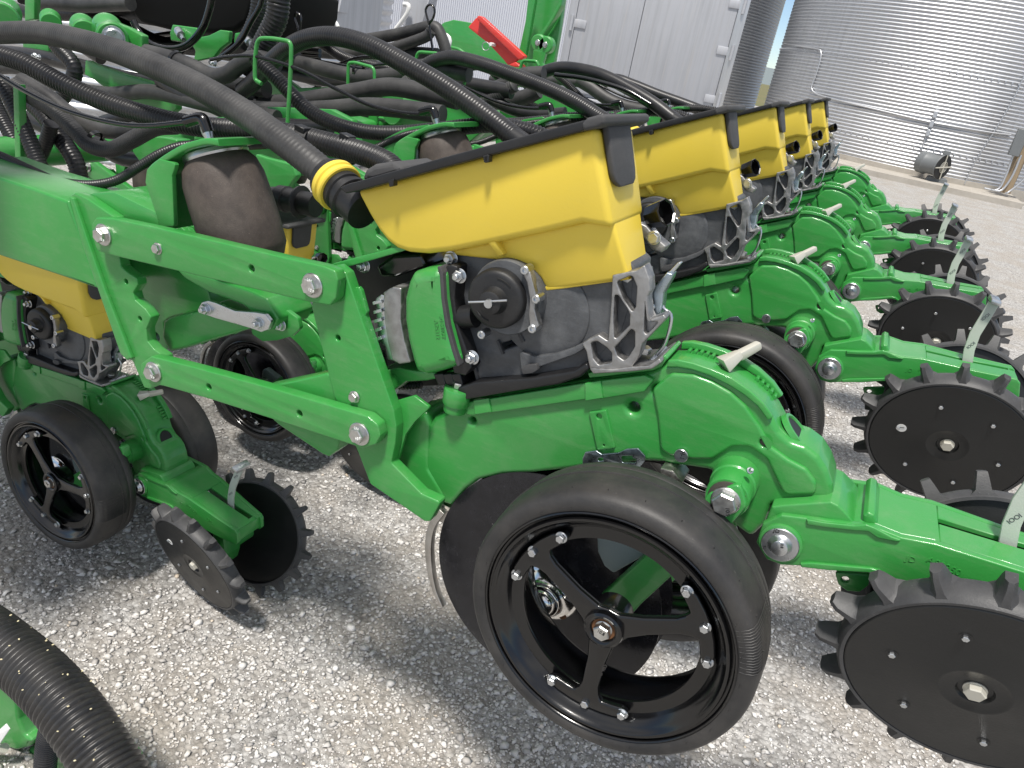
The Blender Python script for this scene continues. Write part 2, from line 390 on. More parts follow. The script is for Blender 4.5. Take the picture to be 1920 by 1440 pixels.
# --- frame casting
casting = [(799, 806), (812, 783), (840, 772), (858, 752), (1094, 714), (1222, 696), (1246, 682), (1272, 681), (1300, 686), (1335, 698), (1372, 714), (1405, 736), (1432, 760), (1447, 782), (1462, 810),
           (1483, 829), (1510, 838), (1535, 857), (1552, 884), (1561, 910), (1562, 938), (1500, 944), (1446, 946), (1432, 985), (1408, 1010), (1375, 985), (1345, 940), (1330, 905), (1338, 884), (1300, 878), (1265, 873), (1245, 868), (1205, 866), (1150, 872), (1000, 888), (943, 890), (896, 901), (872, 918), (845, 950), (829, 944), (796, 898)]
PL('frame_casting', casting, 0.975, 1.052, 'green', U, 0.009, 0.010,
   [(1187, 766, 0.0085), (1233, 732, 0.0062), (885, 789, 0.0045)], 4)
for pts in ([(862, 757), (1094, 719), (1127, 714), (1208, 704), (1226, 712), (1208, 735), (1130, 748), (1094, 750), (888, 779), (862, 777)],):
    PL('top_flange', pts, 0.9665, 0.98, 'green', U, 0.002, 0.004)
for pts in ([(1096, 719), (1126, 714), (1130, 747), (1097, 752)], [(887, 751), (916, 747), (921, 773), (890, 778)]):
    PL('flange_pad', pts, 0.9635, 0.97, 'green', U, 0.0012, 0.001)
PL('hole_pad', [(1104, 773), (1136, 769), (1153, 840), (1120, 844)], 0.9705, 0.978, 'green', U, 0.001, 0.002, [(1123, 781, 0.0045), (1132, 835, 0.0017)])
# swelling round the front of the hump and groove above the boss
PL('hump_face', [(1258, 700), (1300, 703), (1335, 716), (1370, 736), (1398, 762), (1425, 800), (1445, 838), (1478, 862), (1512, 880), (1530, 905), (1530, 928), (1470, 930), (1455, 900), (1438, 862), (1405, 838), (1372, 838), (1335, 862), (1300, 862), (1256, 855), (1238, 845), (1232, 780), (1222, 730)],
   0.9688, 0.98, 'green', U, 0.0055, 0.012, [(1432, 831, 0.0055)], 4)
PL('hole_plug', [(1424, 826), (1432, 822), (1440, 826), (1441, 835), (1433, 840), (1424, 836)], 0.973, 0.978, 'grease', U, 0.001, 0.002)
# notched depth quadrant on the top of the hump: far rim, teeth, end cap with oval hole
def off(pts, dy, k=1.0): return pts
rim = [(1252, 679), (1272, 678), (1300, 684), (1335, 696), (1372, 712), (1405, 735), (1432, 760), (1450, 786), (1440, 792), (1420, 765), (1395, 744), (1365, 725), (1330, 708), (1298, 697), (1270, 692), (1250, 692)]
PL('quadrant_rim', [(x, y - 3) for x, y in rim], 0.969, 0.977, 'green', U, 0.002, 0.003)
q0 = [Q(x, y - 3, 0.969) for x, y in rim]
add('quadrant_rim', shift(plate2d([(p.x, p.z + 0.006) for p in q0], 1.040, 1.054, 0.002)), 'green', U)
arc = spline([Q(x, y, 0.975) for x, y in [(1262, 680), (1300, 686), (1335, 698), (1372, 714), (1405, 736), (1432, 760), (1447, 782)]], 0.0085)
for i, p in enumerate(arc[1:-1]):
    if 8 <= i <= 11: continue
    tb = tube_bm([Vector((p.x, 1.026, p.z + 0.002)), Vector((p.x, 1.041, p.z + 0.002))], 0.0028, 8)
    add('quadrant_tooth', shift(from_bm(tb)), 'green', U)
# oval boss hole at the rear shoulder: raised ring and flat black disc across it
e0, e1 = Q(1469, 790, 1.012), Q(1506, 838, 1.012)
ex = (e1 - e0).normalized(); ey = Vector((0, 1, 0)); en = ex.cross(ey); en = en if en.z > 0 else -en
cc = (e0 + e1) / 2 + en * 0.0065
def oval(a, b, h, n=28): return [cc + ex * (a * math.cos(t)) + ey * (b * math.sin(t)) + en * h for t in (2 * math.pi * k / n for k in range(n))]
bm = bmesh.new(); rs = [[bm.verts.new(p) for p in oval(a, b, h)] for a, b, h in ((0.030, 0.026, -0.004), (0.0285, 0.0245, 0.003), (0.0245, 0.0205, 0.0035), (0.022, 0.018, 0.0), (0.021, 0.017, -0.012))]
for A, B in zip(rs, rs[1:]):
    for k in range(28): bm.faces.new((A[k], A[(k + 1) % 28], B[(k + 1) % 28], B[k]))
add('oval_boss', shift(from_bm(bm, 'b', 60)), 'green', U)
bm = bmesh.new(); bm.faces.new([bm.verts.new(p) for p in oval(0.0222, 0.0182, 0.0012)]); add('bore_shade', shift(from_bm(bm)), 'ink_hole', U)  # flat black face painted for the shade inside the hole
# shelf under the meter casting
PL('meter_shelf', [(1101, 699), (1127, 695), (1226, 681), (1246, 666), (1252, 672), (1240, 688), (1224, 695), (1127, 707), (1105, 709)], 0.972, 1.052, 'green', U, 0.0015, 0.002)
# flanged bolt cap at the front of the casting
q = Q(852, 741, 0.955)
for nm, rr, z0, z1 in (('mount_collar', 0.0225, -0.012, 0.016), ('mount_collar', 0.019, -0.026, -0.012)):
    b_ = lathe([(z0, 0), (z0, rr * 0.96), (z0 + 0.002, rr), (z1 - 0.002, rr), (z1, rr * 0.95), (z1, 0)], 32); b_.transform(Matrix.Rotation(R_(-90), 4, 'X'))
    bmesh.ops.scale(b_, vec=(1, 1, -1), verts=b_.verts); o = add(nm, from_bm(b_), 'green', U, Vector((q.x, 0.965, q.z - 0.006)) - O1)
add('bolt', BM_HEX, 'bolt', U, Vector((q.x, 0.965, q.z + 0.010)) - O1, (R_(-90), 0, 0))
bolt(788, 801, 0.985, BM_MED, U)
# flat headed pivot with forging marks, small cut plate
fb = from_bm(lathe([(0, 0), (0, 0.0100), (-0.0035, 0.0100), (-0.0045, 0.0092), (-0.0045, 0)], 28), 'b', 30)
bolt(1278, 853, 0.9675, fb, U, name='flat_pin', m='zinc'); lettering('H-1', 1279, 853, 0.9628, 0.009, 'ink_hole', U, 80, 'pin_marks')
PL('zinc_bracket', [(1092, 860), (1097, 848), (1117, 845), (1128, 852), (1160, 849), (1175, 842), (1196, 841), (1210, 856), (1208, 866), (1196, 880), (1160, 872), (1120, 872), (1092, 872)], 0.966, 0.970, 'zincblue', U, 0.0006, 0.002,
   [[(1164, 855), (1186, 854), (1186, 859), (1194, 861), (1192, 868), (1166, 868)], [(1120, 859), (1130, 858), (1132, 864), (1121, 865)]])
# stepped block and bushing under the casting behind the wheel
BOX('stop_block', [(1238, 878), (1262, 884), (1280, 905), (1262, 925), (1236, 910)], 0.955, 1.0, 'blade', U, 0.002)
# --- gauge wheel arm boss with big hex bolt
ax0, ax1 = Q(1362, 936, 0.905), None
bx, bz = ax0.x, ax0.z
add('pivot_boss', from_bm(lathe([(0.012, 0), (0.012, 0.020), (0.012, 0.0275), (0.016, 0.029), (0.050, 0.029), (0.052, 0.031), (0.075, 0.032), (0.110, 0.034), (0.110, 0)], 40)), 'green', U, Vector((bx, 0.895, bz)) - O1)
add('grease_ring', from_bm(lathe([(0.008, 0), (0.008, 0.019), (0.0095, 0.0245), (0.012, 0.025), (0.015, 0.020)], 22)), 'grease', U, Vector((bx, 0.895, bz)) - O1)
bb = bolt_mesh(0.0195, 0.006, 0.0165, 0.012); add('pivot_bolt', bb, 'bolt', U, Vector((bx, 0.903, bz)) - O1, (0, 0.35, 0))
lettering('10.9', 1364, 960, 0.8848, 0.0075, 'ink_hole', U, 70, 'bolt_marks'); 
q = Q(1405, 883, 0.925); add('grease_fitting', from_bm(merge(lathe([(0, 0), (0, .0045), (-.004, .0045), (-.005, .0028), (-.009, .0028), (-.011, .002), (-.011, 0)], 10))), 'zinc', U, q - O1, (R_(-40), 0, R_(20)))
# --- gauge wheel
WC = Vector((-0.126, 0.80, H - 0.698))
tp = [(0.010, .172), (0.004, .176), (0.0, .182), (-0.0005, .188), (0.0012, .1955), (0.006, .2010), (0.014, .2045), (0.040, .2065), (0.075, .2065), (0.085, .2055), (0.0865, .2045), (0.088, .2055), (0.104, .2035), (0.112, .197), (0.115, .186), (0.115, .160), (0.110, .150), (0.06, .1505), (0.030, .1525), (0.016, .166), (0.010, .172)]
W = add('gauge_wheel', from_bm(lathe(tp, 96), 't', 50), 'tyre', U, WC - O1)
rb = lathe([(0.008, .1790), (0.0015, .1782), (0.0005, .1765), (0.0015, .1748), (0.0065, .1738), (0.0070, .1712), (0.0035, .1700), (0.0008, .1685), (0.0004, .1660), (0.0014, .1642), (0.0045, .1630), (0.0085, .1580), (0.0130, .1525), (0.0190, .1490), (0.0235, .1460), (0.0245, .1340), (0.0245, .1285), (0.0275, .1275), (0.031, .1285), (0.031, .1340), (0.040, .1435), (0.060, .1450), (0.075, .1425), (0.100, .1465), (0.112, .1520)], 96)
add('rim', from_bm(rb, 't', 50), 'gloss', W)
angs = []
for t in (((1055, 1004), (1001, 1028), (971, 1073)), ((1040, 1269), (1101, 1309), (1168, 1331)), ((1331, 1237), (1324, 1171), (1289, 1105))):
    angs.append([(lambda v: math.atan2(v.z - WC.z, v.x - WC.x))(Q(x, y, 0.817)) for x, y in t])
def spider():
    pts = []; mids = sorted((a[1] % (2 * math.pi)) for a in angs); d = 0.40; hub, wi = 0.031, 0.0155
    for k, th in enumerate(mids):
        c_, s_ = math.cos(th), math.sin(th)
        def P(r, lat): return (r * c_ - lat * s_, r * s_ + lat * c_)
        def A(r, a): return (r * math.cos(th + a), r * math.sin(th + a))
        pts += [P(hub * 0.9, -wi * 1.15), P(0.060, -wi * 0.85), P(0.105, -wi * 0.8), P(0.118, -wi * 1.0)]
        pts += [A(0.1275, -0.16), A(0.1285, -0.28), A(0.1305, -d), A(0.138, -d - 0.055), A(0.1465, -d - 0.03), A(0.1485, -d + 0.1)]
        pts += [A(0.148, -0.15), A(0.148, 0.0), A(0.148, 0.15)]
        pts += [A(0.1485, d - 0.1), A(0.1465, d + 0.03), A(0.138, d + 0.055), A(0.1305, d), A(0.1285, 0.28), A(0.1275, 0.16)]
        pts += [P(0.118, wi * 1.0), P(0.105, wi * 0.8), P(0.060, wi * 0.85), P(hub * 0.9, wi * 1.15)]
        nx = mids[(k + 1) % 3] + (2 * math.pi if k == 2 else 0)
        for f in (0.35, 0.5, 0.65): a = th + (nx - th) * f; pts.append((hub * math.cos(a), hub * math.sin(a)))
    return fillet([Vector(p) for p in pts], 0.004, 2)
add('spoke_bracket', plate2d(spider(), 0.0105, 0.0225, 0.0040, seg=3), 'gloss', W)
add('hub', from_bm(lathe([(0.0125, 0.016), (0.006, 0.017), (0.003, 0.0195), (0.002, 0.0235), (0.004, 0.027), (0.012, 0.029), (0.03, 0.03), (0.055, 0.028), (0.055, 0.0), (0.0125, 0.0), (0.0125, 0.016)], 40)), 'gloss', W)
add('bearing_shield', from_bm(lathe([(0.0085, 0.0185), (0.0075, 0.016), (0.0085, 0.013), (0.0085, 0)], 28)), 'rust', W)
add('axle_bolt', bolt_mesh(0.0125, 0.002, 0.0122, 0.011), 'bolt', W, (0, 0.0085, 0), (0, 0.5, 0))
o = text_mesh('10.8', 0.0065); add('bolt_marks', o, 'ink_hole', W, (0, -0.0048, 0.003), (0, R_(10), 0))
for a3 in angs:
    for a in a3: add('bolt', BM_SML, 'zinc', W, (0.1395 * math.cos(a), 0.0125, 0.1395 * math.sin(a)), (0, random.random(), 0))
# moulded vent ribs across one stretch of tread, and nibs
bm = bmesh.new(); prof = [(0.0002, .181), (0.0000, .189), (0.0012, .1965), (0.0060, .2018), (0.016, .2051), (0.040, .2071), (0.075, .2071)]
q = Q(1404, 1215, 0.81); a0 = math.atan2(q.z - WC.z, q.x - WC.x)
for k in range(17):
    a = a0 + 0.16 - k * 0.0205; tube_bm([Vector((r * math.cos(a), y, r * math.sin(a))) for y, r in prof[(k % 2):]], 0.0007, 4, bm=bm)
for k in range(26):
    a = k * 2 * math.pi / 26 + 0.1
    for y, r in ((0.0, .184), (0.018, .2048)): tube_bm([Vector((r * math.cos(a), y - (0.002 if y == 0 else 0), r * math.sin(a))), Vector(((r + (0.0025 if y else 0)) * math.cos(a), y, (r + (0.0025 if y else 0)) * math.sin(a)))], 0.0006, 4, bm=bm)
o = add('tread_ribs', from_bm(bm), 'tyre', W); o['kind'] = 'stuff'
q = text_mesh('A7465', 0.010, 0.0003); add('part_number', q, 'tyre', W, (0.0135, 0.0119, -0.072), (0, R_(-81), 0))
add('tread_seam', from_bm(lathe([(0.0640, .2066), (0.0645, .2078), (0.0655, .2078), (0.0660, .2066)], 96)), 'tyre', W)
# far gauge wheel of the same unit: same meshes turned round
W2 = add('gauge_wheel', W.data, None, U, Vector((WC.x - 0.008, 2 * YC - WC.y, WC.z - 0.046)) - O1, (0, 0, math.pi))
for ch in list(W.children):
    if ch.name.split('.')[0] in ('rim', 'spoke_bracket', 'hub', 'tread_ribs'):
        c = ch.copy(); COL.objects.link(c); c.parent = W2
# gauge wheel arm: green bar from the boss down to the wheel hub
PL('gauge_wheel_arm', [(1330, 925), (1388, 905), (1400, 950), (1330, 1030), (1262, 1078), (1200, 1135), (1165, 1175), (1128, 1160), (1120, 1125), (1150, 1098), (1215, 1038), (1290, 975)], 0.900, 0.925, 'green', U, 0.003, 0.010)
PL('gauge_wheel_arm', [(1350, 925), (1402, 905), (1414, 950), (1344, 1030), (1276, 1078), (1214, 1135), (1182, 1165), (1142, 1150), (1140, 1125), (1164, 1098), (1229, 1038), (1304, 975)], 1.105, 1.13, 'green', U, 0.003, 0.010)
# --- double disc opener, hub cap, scraper
DC = Vector((-0.269, 0.968, H - 0.811))
D = add('opener_disc', from_bm(lathe([(0.002, 0), (0.0, 0.06), (-0.002, 0.10), (0.0, 0.185), (0.004, 0.2035), (0.0065, 0.2035), (0.0065, 0)], 96), 't', 20), 'disc', U, DC - O1, (0, 0, R_(-1.5)))
D2 = add('opener_disc', D.data, None, U, DC + Vector((0.004, 0.052, 0)) - O1, (0, 0, R_(181.5)))
hc = Q(1015, 1130, 0.925)
HB = add('disc_hub', from_bm(lathe([(0.043, 0.052), (0.037, 0.050), (0.034, 0.044), (0.030, 0.036), (0.022, 0.030), (0.016, 0.029), (0.012, 0.0285), (0.0105, 0.0265), (0.0105, 0.0235), (0.006, 0.0225), (0.001, 0.019), (-0.002, 0.012), (-0.003, 0)], 48), 't', 60), 'chrome', U, Vector((hc.x, 0.915, hc.z)) - O1)
for k in range(6):
    a = k * math.pi / 3 + 0.35
    add('rivet', from_bm(lathe([(-0.001, 0), (-0.001, 0.0065), (0.002, 0.0075), (0.004, 0.0075)], 14)), 'rust', HB, (0.0425 * math.cos(a), 0.0345, 0.0425 * math.sin(a)))
scr = spline([Q(x, y, 0.978) for x, y in [(835, 960), (817, 985), (810, 1020), (812, 1065), (820, 1105), (833, 1136)]], 0.012)
outl = []
for i, p in enumerate(scr):
    t = (scr[min(i + 1, len(scr) - 1)] - scr[max(0, i - 1)]).normalized(); nn = Vector((-t.z, 0, t.x)); wdt = 0.0115 * (1 - 0.55 * (i / (len(scr) - 1)) ** 3)
    outl.append((p, nn, wdt))
ring = [(p + n_ * w_ * 0.1) for p, n_, w_ in outl] + [(p - n_ * w_) for p, n_, w_ in outl[::-1]]
add('disc_scraper', shift(plate2d([(p.x, p.z) for p in ring], 0.972, 0.986, 0.001)), 'blade', U)
# grey seed guard seen through the wheel
PL('seed_tube_guard', [(1118, 1000), (1130, 988), (1205, 1012), (1222, 1035), (1150, 1076), (1132, 1062), (1120, 1035)], 0.930, 0.955, 'guard', U, 0.004, 0.006)
PL('inner_bracket', [(820, 940), (850, 955), (840, 990), (815, 970)], 0.985, 1.0, 'blade', U, 0.001, 0.002)
# --- closing arm
PIV = Q(1464, 1017, 0.944)
near_arm = [(1465, 966), (1513, 972), (1600, 984), (1640, 988), (1690, 1008), (1754, 1020), (1920, 1072), (2060, 1112), (2071, 1126), (2066, 1166), (2050, 1176), (1930, 1158), (1760, 1120), (1700, 1102), (1658, 1081), (1633, 1073), (1555, 1069), (1505, 1062), (1465, 1060), (1437, 1049), (1418, 1018), (1430, 982)]
PL('closing_arm', near_arm, 0.944, 0.956, 'green', U, 0.0025, 0.004)
PL('closing_arm_side', [(x, y) for x, y in near_arm], 0.944, 0.945, 'green', U, 0.0003, 0.004) if False else None
na = fillet(xz(near_arm, 0.944), 0.004)
yf = lambda x: 1.086 - 0.044 * min(1, max(0, (x - 0.10) / 0.28))
LOFT('closing_arm_side', [Vector((p.x, yf(p.x) - 0.012, p.y)) for p in na], [Vector((p.x, yf(p.x), p.y)) for p in na], 'green', U, 0.002, 2)
top = [Q(x, y, 0.944) for x, y in [(1600, 984), (1640, 988), (1690, 1008), (1754, 1020), (1920, 1072), (2066, 1114)]]
def strip(y0, y1, pts, th=0.007, dz=-0.0006):
    near = [Vector((p.x, y0, p.z + dz)) for p in pts] + [Vector((p.x, y0, p.z + dz - th)) for p in pts[::-1]]
    return near, [Vector((p.x, min(y1, yf(p.x) - 0.0115), p.z)) for p in near]
xs = Q(1752, 1000, 1.0).x
i0 = [p for p in top if p.x < xs] + [top[3].lerp(top[4], (xs - top[3].x) / (top[4].x - top[3].x))]
i1 = [i0[-1]] + [p for p in top if p.x > xs]
a_, b_ = strip(0.9555, 1.0745, i0); LOFT('arm_top', a_, b_, 'green', U, 0.001, 1)
a_, b_ = strip(0.9555, 1.003, i1); LOFT('arm_top', a_, b_, 'green', U, 0.001, 1)
a_, b_ = strip(1.019, 1.0745, i1); LOFT('arm_top', a_, b_, 'green', U, 0.001, 1)
e = top[-1]; BX = [Vector((e.x - 0.012, 0.9555, e.z - 0.001)), Vector((e.x, 0.9555, e.z - 0.006)), Vector((e.x + 0.010, 0.9555, e.z - 0.036)), Vector((e.x - 0.012, 0.9555, e.z - 0.045))]
LOFT('arm_end_cap', BX, [Vector((p.x, yf(p.x) - 0.0115, p.z)) for p in BX], 'green', U, 0.002, 2)
nb = [(1500, 1057), (1520, 1056), (1632, 1066), (1650, 1071), (1668, 1086), (1660, 1088), (1645, 1078), (1628, 1074), (1555, 1070), (1502, 1064)]
PL('arm_flange', nb, 0.9395, 0.946, 'green', U, 0.0015, 0.001)
PL('arm_rib', [(1512, 974), (1545, 980), (1602, 986), (1624, 984), (1640, 990), (1672, 1007), (1690, 1013), (1684, 1017), (1645, 1009), (1628, 997), (1598, 995), (1545, 989), (1513, 984)], 0.9405, 0.946, 'green', U, 0.0015, 0.001)
add('pivot_eye', from_bm(lathe([(0, 0), (0, 0.0255), (0.0015, 0.028), (0.012, 0.0285), (0.012, 0)], 36)), 'green', U, Vector((PIV.x, 0.9385, PIV.z)) - O1)
add('washer', from_bm(lathe([(0, 0), (0, 0.0235), (0.0008, 0.0245), (0.003, 0.0245), (0.003, 0)], 40), 'w', 30), 'zinc', U, Vector((PIV.x, 0.9358, PIV.z)) - O1)
add('pivot_bolt', from_bm(lathe([(0, 0.016), (-0.0015, 0.0150), (-0.005, 0.0118), (-0.009, 0.0112), (-0.0095, 0.0103), (-0.0095, 0)], 32), 'w', 60), 'zinc', U, Vector((PIV.x, 0.9358, PIV.z)) - O1)
lettering('JD', 1456, 996, 0.9350, 0.008, 'ink_hole', U, -10, 'washer_marks'); lettering('8.8', 1466, 1024, 0.9258, 0.0055, 'ink_hole', U, 75, 'bolt_marks')
lettering('JD', 1708, 1049, 0.9436, 0.0115, 'green', U, -5, 'cast_lettering'); lettering('A93250', 1770, 1062, 0.9436, 0.0125, 'green', U, 4, 'cast_lettering'); lettering('GMS', 1888, 1096, 0.9436, 0.0115, 'green', U, 4, 'cast_lettering')
# knuckle between casting and arm
PL('arm_knuckle', [(1432, 986), (1447, 950), (1470, 947), (1558, 941), (1572, 948), (1590, 966), (1606, 986), (1513, 977), (1460, 972)], 0.952, 1.060, 'green', U, 0.003, 0.003)
PL('arm_knuckle', [(1616, 992), (1618, 966), (1628, 960), (1640, 966), (1652, 1000), (1640, 996)], 0.956, 1.066, 'green', U, 0.004, 0.003)
# under arm hanger
PL('hanger', [(1565, 1074), (1632, 1078), (1628, 1098), (1612, 1110), (1588, 1108), (1572, 1096)], 0.975, 0.983, 'green', U, 0.001, 0.004, [(1585, 1087, 0.005)])
# down pressure lever with tee handle
LV = thing('x', (0, 0, 0), '', '') if False else None
Y2 = 0.762
lp = [Q(x, y, 1.015 + Y2) - Vector((0, 0.762, 0.0141)) for x, y in [(1811, 692), (1817, 655), (1828, 625), (1846, 596), (1863, 568)]]
wv = 0.0100; lr = []
for i, p in enumerate(lp):
    t = (lp[min(i + 1, 4)] - lp[max(0, i - 1)]).normalized(); lr.append((p, Vector((t.z, 0, -t.x))))
rg = [(p + n_ * wv) for p, n_ in lr] + [(p - n_ * wv) for p, n_ in lr[::-1]]
LVR = add('pressure_lever', shift(plate2d([(p.x, p.z) for p in rg], 1.0095, 1.0155, 0.001)), 'leverz', U)
p = lp[-1]; n_ = lr[-1][1]
LOFT('lever_grip', [p + n_ * 0.011 + Vector((0, -0.025, 0.001)), p - n_ * 0.011 + Vector((0, -0.025, 0.001)), p - n_ * 0.009 + Vector((0, -0.025, 0.011)), p + n_ * 0.009 + Vector((0, -0.025, 0.011))],
     [q_ + Vector((0, 0.05, 0)) for q_ in [p + n_ * 0.011 + Vector((0, -0.025, 0.001)), p - n_ * 0.011 + Vector((0, -0.025, 0.001)), p - n_ * 0.009 + Vector((0, -0.025, 0.011)), p + n_ * 0.009 + Vector((0, -0.025, 0.011))]], 'zinc', U, 0.002, 2)
for k, s in enumerate(('IOOI', 'IOOI')):
    p = lp[1].lerp(lp[2], 0.3) if k == 0 else lp[3].lerp(lp[4], 0.1)
    add('lever_marks', text_mesh(s, 0.0085, 0.0002), 'meter', U, Vector((p.x, 1.0092, p.z)) - O1, (0, R_(-62), 0))
# --- closing wheels
CR = 0.150
def closing_wheel(loc, flip, spin, main):
    prof = [(0.0045, 0.0), (0.0045, 0.019), (0.0005, 0.0215), (0.0005, 0.036), (-0.0008, 0.038), (-0.0008, 0.041), (0.0, 0.043), (0.0, 0.1465), (0.0012, 0.1482), (0.004, 0.1484), (0.03, 0.1484), (0.03, 0.0)]
    o = add('closing_wheel', from_bm(lathe(prof, 80), 'c', 35) if main is None else main.data, 'black' if main is None else None, U, loc - O1)
    o.rotation_mode = 'YXZ'; o.rotation_euler = (R_(17.5), R_(spin), 0 if not flip else math.pi)
    if main is not None:
        for ch in main.children:
            if 'sticker' in ch.name: continue
            c = ch.copy(); COL.objects.link(c); c.parent = o
        return o
    bm = lathe([(0.003, 0.1487), (0.0005, 0.1495), (0.0, 0.1515), (0.0, 0.154), (0.005, 0.1575), (0.014, 0.1600), (0.026, 0.1600), (0.036, 0.157), (0.040, 0.1535), (0.040, 0.1487), (0.003, 0.1487)], 96)
    for k in range(16):
        a = (k + 0.5) * 2 * math.pi / 16; c_, s_ = math.cos(a), math.sin(a); secs = []
        for r, hw, y0, y1 in ((0.150, 0.021, 0.002, 0.039), (0.1575, 0.0140, 0.0035, 0.038), (0.1620, 0.0100, 0.0045, 0.037), (0.1800, 0.0076, 0.0075, 0.033), (0.1875, 0.0064, 0.0090, 0.030)):
            ch = hw * 0.42
            ring = [(-hw, y1), (-hw, y0 + 0.010), (-ch, y0), (ch, y0), (hw, y0 + 0.010), (hw, y1)]
            if r > 0.186: ring = [(-hw, y1), (-hw, y0 + 0.009), (-ch, y0 + 0.0045), (ch, y0 + 0.0045), (hw, y0 + 0.009), (hw, y1)]
            secs.append([bm.verts.new((r * c_ - t * s_, y, r * s_ + t * c_)) for t, y in ring])
        for A, B in zip(secs, secs[1:]):
            for j in range(6): bm.faces.new((A[j], A[(j + 1) % 6], B[(j + 1) % 6], B[j]))
        bm.faces.new(secs[-1])
    add('toothed_ring', from_bm(bm, 'r', 30), 'tooth', o)
    for k in range(6):
        a = math.atan2(0.5, 1) * 0 + R_(57 + 60 * k)
        b_ = add('bolt', BM_TINY, 'zinc', o, (0.098 * math.cos(a), 0.0, 0.098 * math.sin(a)))
        add('recess_shade', from_bm(lathe([(-0.0004, 0.0), (-0.0004, 0.0078)], 20)), 'ink_hole', o, (0.098 * math.cos(a), 0.0, 0.098 * math.sin(a)))  # flat black disc on the surface imitates the shade of a recess
    add('axle_bolt', bolt_mesh(0.0135, 0.002, 0.0125, 0.0085), 'handle', o, (0, 0.0045, 0))
    return o
CW = closing_wheel(Vector((0.312, 0.903, H - 0.621)), False, 0, None)
CW.data.materials[0] = M['face']
a = R_(176); st = add('sticker', from_bm(lathe([(-0.0005, 0), (-0.0005, 0.0098), (0.0, 0.0098)], 28)), 'white', CW, (0.092 * math.cos(a), 0, 0.092 * math.sin(a)))
add('sticker_letter', text_mesh('L', 0.014, 0.0002), 'ink_hole', CW, (0.092 * math.cos(a), -0.0008, 0.092 * math.sin(a)), (0, R_(75), 0))
CW2 = closing_wheel(Vector((0.335, 1.127, H - 0.617)), True, 9, CW)
add('closing_axle', from_bm(lathe([(0, 0), (0, 0.016), (0.19, 0.016), (0.19, 0)], 20)), 'green', U, Vector((0.322, 0.92, H - 0.615)) - O1)
PL('axle_carrier', [(1800, 1120), (1870, 1120), (1865, 1240), (1835, 1290), (1805, 1240)], 0.985, 1.045, 'green', U, 0.003, 0.006)
# --- top handle of the depth quadrant
def bar4(name, p0, p1, w0, h0, w1, h1, m, b=0.0015):
    d = (p1 - p0).normalized(); sx_ = d.cross(Vector((0, 1, 0.3))).normalized(); sy_ = sx_.cross(d)
    f = lambda p, w_, h_: [p + sx_ * w_ + sy_ * h_, p - sx_ * w_ + sy_ * h_, p - sx_ * w_ - sy_ * h_, p + sx_ * w_ - sy_ * h_]
    return LOFT(name, f(p0, w0, h0), f(p1, w1, h1), m, U, b, 2)
bar4('depth_handle', Q(1355, 684, 1.005), Q(1388, 663, 1.02), 0.010, 0.013, 0.0055, 0.006, 'handle')
bar4('handle_grip', Q(1384, 668, 1.018), Q(1424, 646, 1.045), 0.007, 0.0065, 0.0058, 0.006, 'handle', 0.003)

# --- seed meter
PL('meter_tray', [(853, 752), (858, 726), (890, 716), (1000, 708), (1075, 695), (1100, 680), (1104, 694), (1088, 708), (1045, 722), (960, 735), (880, 749)], 0.955, 1.07, 'black', U, 0.004, 0.006)
mh = [(893, 720), (885, 690), (872, 650), (858, 600), (842, 560), (840, 478), (930, 462), (1060, 470), (1160, 470), (1190, 500), (1186, 560), (1168, 620), (1130, 662), (1098, 690), (1078, 700), (1040, 706), (976, 713)]
PL('meter_housing', mh, 0.978, 1.06, 'meter', U, 0.004, 0.006, seg=3, holes=[[(937, 645), (968, 636), (972, 647), (941, 657)]])
mc = Q(1010, 590, 0.97)
add('meter_dome', from_bm(lathe([(0.0085, 0.0), (0.0090, 0.05), (0.0105, 0.060), (0.0115, 0.063), (0.0115, 0.069), (0.013, 0.071), (0.016, 0.071), (0.016, 0)], 64), 'd', 50), 'meter', U, Vector((mc.x + 0.004, 0.963, mc.z + 0.004)) - O1)
PL('meter_rib', [(973, 662), (978, 660), (1000, 668), (1040, 664), (1075, 652), (1098, 640), (1102, 650), (1080, 664), (1042, 678), (1006, 690), (985, 700), (978, 702)], 0.966, 0.98, 'meter', U, 0.002, 0.003)
PL('meter_rib', [(884, 677), (888, 676), (898, 714), (975, 707), (977, 712), (894, 720)], 0.972, 0.98, 'lidgrey', U, 0.0008, 0.001)
PL('meter_rib', [(930, 640), (934, 638), (944, 664), (940, 665)], 0.973, 0.98, 'lidgrey', U, 0.0006, 0.0005)
PL('meter_rib', [(966, 618), (972, 616), (983, 640), (977, 643)], 0.97, 0.98, 'lidgrey', U, 0.0006, 0.0005)
PL('meter_clip', [(976, 690), (990, 684), (1005, 683), (1008, 694), (998, 700), (980, 702)], 0.958, 0.975, 'lidgrey', U, 0.001, 0.002)
cs = [(1090, 644), (1108, 634), (1122, 628), (1140, 640), (1146, 560), (1148, 516), (1165, 512), (1193, 507), (1208, 497), (1218, 523), (1219, 546), (1214, 555), (1213, 572), (1216, 600), (1244, 590), (1249, 596), (1243, 605), (1204, 645), (1197, 668), (1184, 689), (1148, 694), (1112, 696), (1105, 691), (1099, 659)]
PL('cast_bracket', cs, 0.958, 0.985, 'cast', U, 0.002, 0.002, holes=[
    [(1107, 642), (1120, 640), (1138, 652), (1147, 662), (1147, 680), (1122, 685), (1112, 672)],
    [(1152, 652), (1184, 617), (1190, 622), (1190, 650), (1178, 670), (1170, 677), (1158, 668)],
    [(1151, 640), (1180, 610), (1181, 590), (1164, 556), (1152, 552), (1150, 600)],
    [(1156, 528), (1185, 516), (1194, 538), (1192, 575), (1186, 586), (1168, 560)],
    [(1210, 560), (1213, 590), (1219, 604), (1236, 603), (1212, 628), (1207, 622)]])
